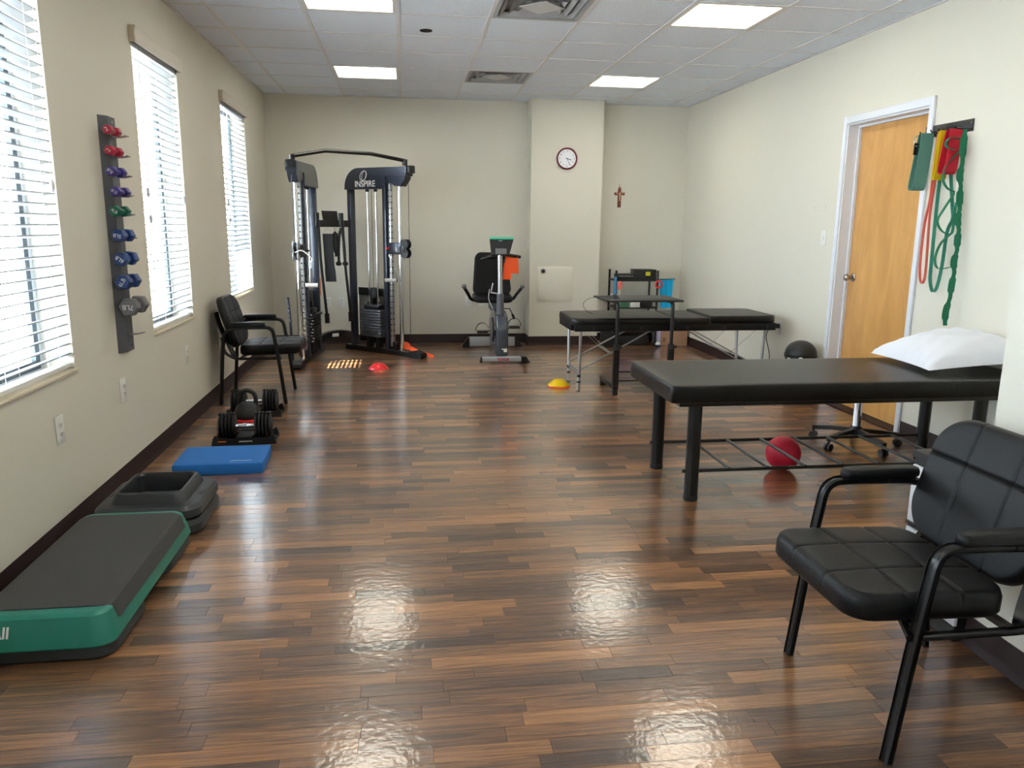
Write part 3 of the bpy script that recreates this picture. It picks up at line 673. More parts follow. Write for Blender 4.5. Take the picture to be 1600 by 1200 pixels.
# ------------------------------------------------------------------ adjustable dumbbells and kettlebell
def adj_db(loc, rz, label):
    t = thing('adjustable_dumbbell', label, 'dumbbell', loc, rz, 'adjustable dumbbells on the floor')
    for s in (-1, 1):
        for k in range(5):
            x = s * (.068 + k * .021); r = (.076, .080, .080, .078, .070)[k]
            MB().lathe([(.01, -.0085), (r-.008, -.0085), (r, -.004), (r, .004), (r-.008, .0085), (.01, .0085)], n=24, m=TRS((x, 0, .098), (0, PI/2, 0))).build('weight_plate', BLKP, t)
            MB().rbox((x-.006, -.018, .170), (x+.006, .018, .186), .003).build('plate_tab', BLKP, t)
    MB().tube([(-.06, 0, .098), (-.04, 0, .098), (0, 0, .098), (.04, 0, .098), (.06, 0, .098)], [.016, .014, .018, .014, .016], 14, smooth=3).build('handle', CHR, t)
    return t
def stand(loc, rz, label):
    t = thing('dumbbell_cradle', label, 'stand', loc, rz, 'dumbbell cradles')
    mb = MB()
    prof = [(-.195, 0), (.195, 0), (.185, .045), (.175, .062), (.155, .045), (.06, .034), (.04, .052), (-.04, .052), (-.06, .034), (-.155, .045), (-.175, .062), (-.185, .045)]
    mb.prism(prof, (-.105, -.075)); mb.prism(prof, (.075, .105)); mb.box((-.19, -.075, 0), (.19, .075, .014)); mb.box((-.05, -.075, .014), (.05, .075, .045)); mb.build('tray', BLKP, t, smooth=False)
    MB().box((-.155, -.1065, .022), (-.105, -.1045, .030)).build('orange_badge', ORS, t, smooth=False)
    MB().box((-.03, -.1065, .020), (.05, -.1045, .027)).build('silver_badge', LGREY, t, smooth=False)
    return t
stand((.462, 4.985, 0), math.radians(3), 'black cradle holding the nearer adjustable dumbbell'); adj_db((.462, 4.985, 0), math.radians(3), 'nearer black adjustable dumbbell with chrome handle, behind the blue pad')
stand((.39, 5.70, 0), math.radians(2), 'black cradle under the farther adjustable dumbbell'); adj_db((.39, 5.70, 0), math.radians(2), 'farther black adjustable dumbbell behind the kettlebell')
kb = thing('kettlebell', 'black adjustable kettlebell with red ring between two dumbbells', 'kettlebell', (.40, 5.38, 0))
MB().lathe([(0, 0), (.085, 0), (.095, .008), (.095, .025), (.085, .032), (0, .032)], n=28).build('dock', BLKP, kb)
MB().lathe([(0, .032), (.086, .032), (.096, .038), (.096, .052), (.088, .058), (0, .058)], n=28).build('red_ring', REDP, kb)
MB().lathe([(0, .056), (.088, .058), (.094, .068), (.093, .085), (.082, .118), (.064, .150), (.058, .157), (0, .159)], n=28).build('body', BLKP, kb)
MB().tube([(-.055, 0, .145), (-.058, 0, .185), (-.045, 0, .225), (0, 0, .245), (.045, 0, .225), (.058, 0, .185), (.055, 0, .145)], .016, 12, smooth=6).build('handle', BLKP, kb)

# ------------------------------------------------------------------ marker discs, ball
def disc(m_, loc, s=1):
    return MB().lathe([(.028, .048), (.030, .050), (.045, .046), (.075, .022), (.094, .004), (.096, 0), (.093, .0), (.073, .018), (.043, .043), (.028, .046)], loc, 32)
tag(disc(0, (1.215, 7.48, 0.001)).build('marker_disc', REDP), 'red training disc cone on the floor in front of the cable machine', 'cone')
tag(disc(0, (2.790, 6.50, 0.001)).build('marker_disc', ORG), 'orange training disc cone, bottom one beneath the yellow cone', 'cone')
tag(disc(0, (2.785, 6.50, 0.014)).build('marker_disc', YELP), 'yellow training disc cone beside the folding table leg', 'cone')
mb = MB(); R_ = .098; pr = []
for k in range(25):
    a = -PI/2 + PI*k/24; pr.append((R_*math.cos(a), R_ + R_*math.sin(a) - (.0015 if k in (8, 16) else 0)))
tag(mb.lathe(pr, (3.618, 4.062, 0), 40).build('exercise_ball', REDR), 'red rubber ball on the floor between the shelf rungs of the padded table', 'ball')

# ------------------------------------------------------------------ treatment table
tt = thing('treatment_table', 'long black padded treatment table with slatted lower shelf', 'table', (3.725, 3.86, 0))
mb = superpad(1.98, .72, .088, rc=.02, edge=.012, nx=40, ny=16, crown=.004); xf(mb, TRS((0, 0, .533))); mb.build('padded_top', LEAT, tt)
MB().rbox((-.93, -.31, .505), (.93, .31, .535), .004).build('top_frame', BLK, tt)
for x_, y_ in ((-.820, -.235), (-.825, .30), (.745, -.235), (.825, .30)):
    mb = MB(); n = 32; vs = []
    for z in (0.02, .51):
        for j in range(n):
            a = 2*PI*j/n; r = 1 - (.06 if j % 4 == 0 else 0); vs.append((x_ + .036*r*math.cos(a), y_ + .028*r*math.sin(a), z))
    fs = [(j, (j+1) % n, n+(j+1) % n, n+j) for j in range(n)] + [tuple(range(n))[::-1], tuple(range(n, 2*n))]
    lg = mb.add(vs, fs).build('leg', BLK, tt)
    MB().lathe([(.030, 0), (.036, .003), (.037, .02), (.034, .026)], (x_, y_, 0), 20, ).build('foot_cap', RUB, lg)
for y_, x1 in ((-.235, .745), (.30, .825)):
    MB().cyl((-.87, y_, .155), (x1+.04, y_, .155), .0095, 10).build('shelf_rail', BLK, tt)
for k in range(9):
    x_ = -.62 + .206*k
    if x_ < .80: MB().cyl((x_, -.235, .160), (x_, .30, .160), .0085, 8).build('shelf_rung', BLK, tt)

# pillow
def pillow():
    n = 36; vs = []; fs = []; W2, D2 = .32, .29
    for side in (1, -1):
        for i in range(n+1):
            for j in range(n+1):
                u, v = -1 + 2*i/n, -1 + 2*j/n
                e = ((1-u*u)**.42) * ((1-v*v)**.42) if abs(u) < 1 and abs(v) < 1 else 0
                pin = .055*(1-abs(v)**2)*(u**6) ; pin2 = .055*(1-abs(u)**2)*(v**6)
                x = u*W2*(1 - .085*(1-v*v)); y = v*D2*(1 - .085*(1-u*u))
                wr = .006*math.sin(9*u+5*v)*e + .004*math.sin(17*v-7*u)*e + .010*math.exp(-((1-abs(u))/.12)**2)*math.sin(26*v)*(e**.5) + .010*math.exp(-((1-abs(v))/.12)**2)*math.sin(24*u)*(e**.5)
                base = .028 + .055*e + .045*(u+1)*.5
                z = base + (.095*e + wr if side > 0 else -.052*e)
                vs.append((x, y, max(z, .001 + .0*u)))
    o = (n+1)**2
    for i in range(n):
        for j in range(n):
            a = i*(n+1)+j; fs.append((a, a+n+1, a+n+2, a+1)); fs.append((o+a, o+a+1, o+a+n+2, o+a+n+1))
    for k in range(n):
        for a, b in ((k*(n+1), (k+1)*(n+1)), (k*(n+1)+n, (k+1)*(n+1)+n), (k, k+1), (n*(n+1)+k, n*(n+1)+k+1)): fs.append((a, b, o+b, o+a))
    return MB().add(vs, fs)
pw = thing('pillow', 'plump white cotton pillow on the right end of the padded table', 'pillow', (4.485, 3.90, .624), math.radians(-3))
mb = pillow(); bmx = None; mb.build('cushion', PILL, pw, ang=80)

# ------------------------------------------------------------------ rolling stool, bin
stl = thing('rolling_stool', 'rolling stool behind the padded table, only its chrome post and five-legged base showing', 'stool', (4.33, 4.50, 0))
for k in range(5):
    a = math.radians(60 + 72*k); c, s = math.cos(a), math.sin(a)
    ar = MB().tube([(.03*c, .03*s, .100), (.15*c, .15*s, .092), (.27*c, .27*s, .075)], .01, sq=(.030, .026)).build('base_arm', BLKP, stl)
    cs = MB().cyl((.265*c-.02*s, .265*s+.02*c, .024), (.265*c-.006*s, .265*s+.006*c, .024), .024, 16).cyl((.265*c+.006*s, .265*s-.006*c, .024), (.265*c+.02*s, .265*s-.02*c, .024), .024, 16).cyl((.265*c, .265*s, .03), (.265*c, .265*s, .075), .008, 8).build('caster', BLKP, ar)
MB().lathe([(0, .07), (.035, .07), (.042, .085), (.036, .12), (.028, .13), (0, .13)], n=20).build('hub', BLKP, stl)
MB().lathe([(.026, .13), (.026, .30), (.017, .302), (.017, .40), (0, .40)], n=20).build('gas_post', CHR, stl)
MB().lathe([(0, .385), (.14, .385), (.150, .40), (.165, .42), (.17, .45), (.165, .470), (.14, .480), (0, .482)], n=32).build('seat', LEA, stl)
bn = thing('swing_bin', 'black dome-lidded bin by the right wall near the door', 'bin', (4.60, 5.78, 0))
MB().lathe([(0, 0), (.095, 0), (.10, .01), (.118, .355), (.125, .36), (.125, .372), (.118, .374), (0, .374)], n=28).build('body', BLKP, bn)
pr = [(.124, .372), (.126, .385)] + [(.122*math.cos(a), .385 + .105*math.sin(a)) for a in [PI/2*k/8 for k in range(9)]]
MB().lathe(pr, n=28).build('dome_lid', BLKP, bn)
MB().rbox((-.115, -.07, .33), (-.085, .05, .371), .004, m=Matrix.Rotation(math.radians(35), 4, 'Z')).build('white_label', PLASTW, bn)

# ------------------------------------------------------------------ folding massage table
mt_ = thing('massage_table', 'folding black massage table with aluminium legs behind the padded table', 'table', (3.71, 6.52, 0))
def pad(x0, x1, z, tl, tr):
    w_ = x1 - x0; mb = superpad(w_, .64, .062, rc=.02, edge=.022, nx=24, ny=16, crown=.004)
    def rnd(v):
        x, y, zz = v
        for s, on_, r in ((-1, tl, .10), (1, tr, .12)):
            if on_ and s*x > w_/2 - r:
                q = min(1, (s*x - (w_/2 - r))/r); y *= (1 - .30*(1 - math.sqrt(max(0, 1-q*q))))
        return (x + (x0+x1)/2, y, zz + z)
    mb.v = [rnd(v) for v in mb.v]; return mb
pad(-.885, .005, .560, True, False).build('pad', LEAT, mt_); pad(.008, .300, .560, False, False).build('pad', LEAT, mt_)
pp = pad(.303, .895, .575, False, True); xf(pp, TRS((0, 0, 0))); pp.build('headrest_pad', LEAT, mt_)
mb = MB(); mb.rbox((-.885, -.255, .53), (-.79, -.19, .57), .004); mb.rbox((-.86, -.317, .515), (.875, -.285, .575), .004); mb.rbox((-.85, .285, .515), (.86, .315, .56), .004); mb.rbox((-.88, -.24, .515), (-.845, .24, .565), .004); mb.rbox((.86, -.29, .515), (.885, .29, .575), .004); mb.build('side_rail', LEA, mt_)
for x_ in (-.70, -.30, .10, .42, .80): MB().cyl((x_, -.315, .54), (x_, -.325, .54), .012, 12).build('knob', BLKP, mt_)
def mleg(xb, yb, xt, yt):
    b = V((xb, yb, 0)); t = V((xt, yt, .53)); lg = MB().cyl(b, t, .0125, 14).build('leg', ALU, mt_)
    d = t - b
    for q, l in ((.23, .045), (.14, .03)): MB().cyl(b + d*q, b + d*(q + l), .0165, 14).build('collar', BLKP, lg)
    MB().cyl(b, b + d*.01, .016, 12).build('foot_tip', RUB, lg)
    return b + d*.30
a1 = mleg(-.80, -.23, -.80, -.27); a2 = mleg(-.795, .19, -.79, .26); b1 = mleg(.80, -.23, .80, -.27); b2 = mleg(.78, .20, .78, .26)
for sx, (p, q) in ((-1, (a1, a2)), (1, (b1, b2))):
    MB().tube([p, q], .01, sq=(.006, .045)).build('cross_plate', ALU, mt_)
    MB().tube([p + V((0, -.0, .02)), (-sx*-.14, -.20, .53)], .01, sq=(.022, .010)).build('strut', ALU, mt_)
    MB().tube([q + V((0, .0, .02)), (-sx*-.14, .20, .53)], .01, sq=(.022, .010)).build('strut', ALU, mt_)
    m1 = p.lerp(V((sx*.14, -.20, .53)), .42); m2 = q.lerp(V((sx*.14, .20, .53)), .42)
    MB().tube([m1, m2], .01, sq=(.03, .006)).build('strut_brace', ALU, mt_)
    for yy, mm in ((-.24, m1), (.24, m2)): MB().cyl((sx*.76, yy, .53), mm, .0022, 6).build('support_cable', ALU, mt_)
# ------------------------------------------------------------------ rolling desk + mouse
dk = thing('rolling_desk', 'small black C-frame rolling desk standing in front of the folding table', 'desk', (3.40, 6.10, 0))
MB().rbox((-.325, -.03, .768), (.315, .43, .784), .003).build('desk_top', BLKP, dk)
for s, x_ in ((-1, -.225), (1, .235)):
    fo = MB().rbox((x_-.022, -.03, .05), (x_+.022, .44, .085), .006).build('foot', BLK, dk)
    for y_ in (0, .41):
        MB().cyl((x_-.018, y_, .025), (x_+.018, y_, .025), .025, 18).cyl((x_, y_, .03), (x_, y_, .055), .008, 8).build('caster', BLKP, fo)
    MB().tube([(x_, .0, .07), (x_, .0, .40)], .01, sq=(.048, .034)).build('outer_post', BLK, dk)
    MB().tube([(x_, .0, .38), (x_, .0, .70), (x_, .01, .745), (x_, .05, .762), (x_, .35, .762)], .015, 12, smooth=5).build('inner_post', BLK, dk)
    MB().lathe([(.022, 0), (.026, .005), (.026, .045), (.020, .05)], (x_, 0, .375), 16).build('clamp_collar', BLKP, dk)
    MB().cyl((x_+.02, 0, .40), (x_+.045, 0, .40), .011, 12).build('clamp_knob', BLKP, dk)
for z, y_ in ((.195, .0), (.10, .10)): MB().cyl((-.225, y_, z), (.235, y_, z), .007, 8).build('cross_bar', BLK, dk)
ms = thing('computer_mouse', 'black computer mouse on the left end of the rolling desk', 'mouse', (3.175, 6.22, .784), .5)
mb = MB(); n = 16; vs = []
pr = [(.0, .036), (.35, .034), (.6, .027), (.85, .012), (1, .0)]
for r, z in pr:
    for j in range(n):
        a = 2*PI*j/n; vs.append((.032*r*math.cos(a), .055*r*math.sin(a), z*(1-.15*r*math.sin(a))))
fs = [(i*n+j, i*n+(j+1) % n, (i+1)*n+(j+1) % n, (i+1)*n+j) for i in range(len(pr)-1) for j in range(n)] + [tuple((len(pr)-1)*n+j for j in range(n))]
mb.add(vs, fs).build('shell', BLKP, ms)
MB().cyl((-.004, .028, .030), (.004, .028, .030), .008, 12).build('scroll_wheel', LGREY, ms)
MB().tube([(0, .052, .008), (.01, .10, .006), (-.05, .16, .004), (-.12, .20, -.02), (-.16, .20, -.06), (-.10, .22, -.12), (.0, .25, -.15)], .0022, 6, smooth=5).build('cord', BLKP, ms)

# ------------------------------------------------------------------ corner rack with supplies
RX, RY = 4.115, 8.86
sr = thing('supply_rack', 'narrow black metal rack in the corner by the column', 'rack', (RX, RY, 0))
for x_ in (-.245, .245):
    for y_ in (-.14, .16):
        MB().cyl((x_, y_, .02), (x_, y_, .87), .013, 10).build('post', BLK, sr)
        MB().cyl((x_-.012, y_, .025), (x_+.012, y_, .025), .024, 14).build('caster', BLKP, sr)
for z in (.17, .44, .755):
    mb = MB()
    for y_ in (-.14, .16): mb.box((-.245, y_-.006, z-.008), (.245, y_+.006, z+.008))
    for x_ in (-.245, .245): mb.box((x_-.006, -.14, z-.008), (x_+.006, .16, z+.008))
    mb.box((-.24, -.135, z-.003), (.24, .155, z)); mb.build('shelf', BLK, sr, smooth=False)
MB().box((-.245, -.16, .765), (.10, -.145, .80)).build('tray_rail', BLK, sr, smooth=False)
def tbox(nm, lb, cat, a, b, m_, grp=None, r=.004):
    t = MB().rbox(a, b, r).build(nm, m_); return tag(t, lb, cat, grp)
cb = thing('control_console', 'black control box with rows of buttons on the corner rack top', 'device', (4.03, 8.84, .756))
MB().rbox((-.13, -.10, 0), (.05, .10, .07), .004).build('case', BLKP, cb)
for i in range(8):
    for j in range(2): MB().cyl((-.12 + .022*i, -.101, .022 + .028*j), (-.12 + .022*i, -.108, .022 + .028*j), .006, 8).build('button', LGREY, cb)
bb = thing('storage_box', 'black box with yellow sticker on top of the corner rack', 'box', (4.215, 8.82, .756))
MB().rbox((-.125, -.10, 0), (.13, .10, .125), .006).build('body', BLKP, bb)
MB().box((.0, -.102, .055), (.055, -.0995, .10)).build('yellow_sticker', LIME, bb, smooth=False)
tw_ = MB(); tw_.ribbon([(4.405, 8.80, .76), (4.46, 8.76, .765), (4.52, 8.76, .77), (4.58, 8.78, .775)], (0, .004, .01), .003, smooth=3)
mb = MB(); vs = []; fs = []; nn = 10
for i in range(nn+1):
    for j in range(nn+1):
        u, v = i/nn, j/nn; vs.append((4.405 + .165*u*(1 - .25*v) + .03*v, 8.79 + .012*math.sin(12*u), .765 + .008*u - .335*v)); 
for i in range(nn):
    for j in range(nn):
        a = i*(nn+1)+j; fs.append((a, a+nn+1, a+nn+2, a+1))
o = len(vs); vs += [(p[0], p[1]+.006, p[2]) for p in vs]; fs += [tuple(o+i for i in f[::-1]) for f in fs[:]]
for k in range(nn):
    for a, b in ((k*(nn+1), (k+1)*(nn+1)), (k*(nn+1)+nn, (k+1)*(nn+1)+nn), (k, k+1), (nn*(nn+1)+k, nn*(nn+1)+k+1)): fs.append((a, b, o+b, o+a))
tag(mb.add(vs, fs).build('cyan_bag', CYAN), 'bright cyan cloth bag hanging on the right side of the corner rack', 'bag')
MB().cyl((.245, -.14, .77), (.48, -.06, .77), .005, 8).build('side_hook', BLK, sr)
tag(MB().ribbon([(3.856, 8.70, .80), (3.853, 8.70, .68), (3.858, 8.70, .50)], (.03, .0, 0), .004, smooth=3).build('blue_strap', mat('blue_strap', (70, 140, 190), .7)), 'blue strap hanging at the left side of the corner rack', 'strap')
fd = thing('reflex_hammer', 'pink-headed tool with white handle hanging on the corner rack', 'tool', (3.912, 8.70, .70))
MB().lathe([(0, -.05), (.018, -.04), (.028, 0), (.020, .045), (0, .055)], n=16, m=TRS((0,0,0),(0,0,0),(1,.5,1))).build('head', PINK, fd); MB().cyl((0, 0, -.05), (0, 0, -.24), .007, 10).build('handle', PLASTW, fd)
tag(MB().tube([(4.37+.04*math.cos(a), 8.70, .715+.04*math.sin(a)) for a in [2*PI*k/12 for k in range(12)]], .009, 8, closed=True).build('red_ring', REDP), 'small red ring hanging at the right of the corner rack', 'ring')
tbox('supply_box', 'white tissue box on the middle shelf of the corner rack', 'box', (4.055, 8.74, .442), (4.17, 8.90, .535), PLASTW)
tbox('supply_pouch', 'dark pouch on the middle shelf right of the white box', 'pouch', (4.18, 8.75, .442), (4.33, 8.92, .54), BLKP, r=.03)
tbox('green_carton', 'small green and black carton on the middle shelf of the corner rack', 'box', (3.91, 8.74, .442), (4.04, 8.88, .50), mat('green_carton', (70, 120, 96), .6))
tbox('blue_pouch', 'round blue pouch on the bottom shelf of the corner rack', 'pouch', (3.945, 8.73, .172), (4.055, 8.86, .275), mat('blue_pouch', (60, 96, 190), .5), r=.045)
tbox('patterned_bag', 'blue and white patterned bag on the bottom shelf', 'bag', (4.065, 8.73, .172), (4.19, 8.86, .275), mat('patterned_bag', (170, 184, 214), .6, var=.5, scale=60), r=.03)
tbox('black_case', 'long low black case on the floor left of the corner rack', 'case', (3.72, 8.62, 0), (3.85, 8.80, .165), BLKP, r=.01)
tbox('floor_tote', 'low black tote under the corner rack', 'bag', (3.925, 8.745, 0.001), (4.30, 8.95, .12), BLKP, r=.02)
sb = thing('small_ball', 'small blue and white ball on the floor beside the carton', 'ball', (4.36, 8.60, .0))
MB().lathe([(.032*math.cos(a), .032+.032*math.sin(a)) for a in [-PI/2+PI*k/12 for k in range(7)]] , n=20).build('lower_half', BLUV, sb)
MB().lathe([(.032*math.cos(a), .032+.032*math.sin(a)) for a in [PI*k/12 for k in range(7)]], n=20).build('upper_half', PLASTW, sb)
cx = thing('cardboard_box', 'brown cardboard box standing on the floor in the corner', 'box', (4.575, 8.80, 0))
MB().rbox((-.155, -.12, 0), (.165, .12, .30), .003).build('body', CARD, cx)
MB().box((-.13, -.1215, .05), (-.10, -.1195, .10)).build('printed_mark', mat('print_mark', (140, 104, 80), .8), cx, smooth=False)
MB().box((-.15, -.12, .3), (.16, -.005, .304)).build('flap', CARD, cx, smooth=False)
tag(MB().rbox((4.385, 8.665, 0), (4.412, 8.92, .30), .003).build('product_box', mat('purple_print', (190, 180, 206), .5, var=.7, scale=70)), 'narrow purple and white printed box left of the cardboard box', 'box')

# ------------------------------------------------------------------ white drawer cabinet behind the right chair
cbn = thing('drawer_cabinet', 'white-fronted low cabinet with black rim behind the foreground chair', 'cabinet', (3.50, 2.335, 0))
MB().rbox((-.20, -.148, .05), (.20, .155, .56), .004).build('carcass', BLKP, cbn)
MB().rbox((-.21, -.152, .56), (.21, .16, .588), .004).rbox((-.13, -.10, .586), (.13, .10, .590), .002).build('top_rim', BLKP, cbn)
for z0, z1 in ((.055, .30), (.315, .535)): MB().rbox((-.209, -.150, z0), (-.196, .150, z1), .003).build('front_panel', CABW, cbn)
for z0, z1 in ((.055, .30), (.315, .535)): MB().rbox((-.185, .152, z0), (.19, .158, z1), .003).build('side_panel', CABW, cbn)
MB().rbox((-.212, .10, .31), (-.198, .155, .325), .003).build('latch', BLKP, cbn)
MB().box((-.205, -.148, 0), (.20, .152, .05)).build('plinth', BLKP, cbn, smooth=False)

# ------------------------------------------------------------------ wall rack of bands
hr = thing('band_rack', 'black wall hook rail holding coloured exercise bands right of the door', 'rack', (W, 4.55, 1.965))
def yz_rail():
    return MB().rbox((-.006, -.215, -.035), (0, .215, .035), .001)
yz_rail().build('rail', BLK, hr)
for y_ in (-.20, .20): MB().cyl((-.006, y_, .012), (-.009, y_, .012), .006, 10).build('screw', CHR, hr)
hy = [.11, .01, -.06, -.13, -.205]
for y_ in hy: MB().tube([(0, y_, -.02), (-.06, y_, -.024), (-.105, y_, -.020), (-.115, y_, -.008)], .004, 8).build('hook', BLK, hr)
GB = 'exercise bands on the wall rail'
def hangband(nm, lb, y0, xc, wd, z1, z0, gap, m_, sk=0.0, t=.004):
    """closed band hung over a hook: width runs along the hook, the loop opens along the wall"""
    h = z1 - z0; P = []
    for q, zz in ((0, 0), (-.5, .03), (-.8, .25), (-1, .6), (-1, .9), (-.6, .985), (0, 1), (.6, .985), (1, .9), (1, .6), (.8, .25), (.5, .03)):
        P.append((xc + sk*zz, y0 + gap*q, z1 - h*zz))
    return tag(MB().ribbon(P, (wd, 0, 0), t, smooth=5, closed=True).build(nm, m_), lb, 'exercise band', GB)
hangband('fabric_band', 'wide muted teal loop band, leftmost on the wall rail', 4.66, W-.068, .085, 1.948, 1.605, .024, TEALB, -.03)
hangband('yellow_band', 'yellow flat loop band partly behind the red one on the wall rail', 4.49, W-.066, .075, 1.946, 1.66, .012, YELB, -.01)
hangband('red_band', 'short red loop band in the middle of the wall rail', 4.42, W-.058, .080, 1.948, 1.69, .030, REDB, -.02)
tag(MB().ribbon([(W-.055, 4.565, 1.95), (W-.058, 4.57, 1.75), (W-.055, 4.575, 1.55), (W-.055, 4.60, 1.40), (W-.06, 4.595, 1.20), (W-.055, 4.59, 1.08), (W-.045, 4.575, 1.03), (W-.04, 4.56, 1.08), (W-.042, 4.565, 1.25), (W-.045, 4.575, 1.45), (W-.045, 4.56, 1.70), (W-.05, 4.56, 1.95)], (.016, 0, 0), .005, smooth=6).build('coral_band', PINK), 'long thin coral resistance loop hanging beside the teal band', 'exercise band', GB)
tag(MB().ribbon([(W-.030, 4.545, 1.94), (W-.028, 4.545, 1.70), (W-.028, 4.54, 1.40), (W-.028, 4.53, 1.15), (W-.026, 4.525, 1.05), (W-.026, 4.49, .985), (W-.026, 4.455, 1.02), (W-.028, 4.43, 1.15), (W-.028, 4.42, 1.35), (W-.028, 4.385, 1.43), (W-.028, 4.40, 1.50), (W-.028, 4.44, 1.66), (W-.030, 4.50, 1.94)], (.022, 0, 0), .005, smooth=6).build('green_band', GRNL), 'long green rubber loop hanging beside the coral band', 'exercise band', GB)
gs = thing('stretch_strap', 'long dark green looped stretching strap, rightmost on the wall rail', 'strap', (W, 4.345, 1.945), 0, GB)
zz = [0, -.20, -.33, -.46, -.58, -.70, -.83, -.98, -1.15]; yy = [0, -.01, -.02, -.035, -.05, -.055, -.055, -.045, -.03]
for k in range(8):
    ym = (yy[k]+yy[k+1])/2; zm = (zz[k]+zz[k+1])/2
    MB().ribbon([(-.045, yy[k], zz[k]), (-.052 - .008*(k % 2), ym-.004, zm), (-.045, yy[k+1], zz[k+1])], [(.026, 0, 0), (.044, 0, 0), (.026, 0, 0)], .003, smooth=5).build('strap_segment', GRNS, gs)
for P in ([(-.05, .02, -.06), (-.10, .05, -.05), (-.115, .06, -.09), (-.09, .03, -.12), (-.05, .0, -.11)], [(-.05, .01, -.12), (-.10, .05, -.20), (-.115, .05, -.28), (-.10, .02, -.34), (-.06, .0, -.36)], [(-.06, .0, -.36), (-.10, .03, -.46), (-.125, .04, -.53), (-.10, .02, -.59), (-.06, -.01, -.60), (-.065, -.02, -.50), (-.06, -.02, -.42)], [(-.06, -.01, -.60), (-.10, .02, -.66), (-.12, .03, -.75), (-.10, .02, -.81), (-.06, -.03, -.80)]):
    MB().ribbon(P, (.006, .030, 0), .0025, smooth=5).build('loop', GRNS, gs)
MB().ribbon([(-.060, -.016, -.28), (-.060, -.022, -.38)], (.034, 0, 0), .003).build('care_label', PLASTW, gs)
cf = thing('ankle_cuff', 'black and chrome buckled strap hung left of the teal band', 'strap', (W-.122, 4.665, 1.89))
MB().tube([(.0, .0, .045), (-.012, .01, .03), (-.012, .01, -.005), (0, 0, -.02)], .004, 8, smooth=3).build('buckle', CHR, cf)
MB().ribbon([(-.002, .004, .0), (-.004, .004, -.07)], (.022, 0, 0), .008).build('tab', DARK, cf)

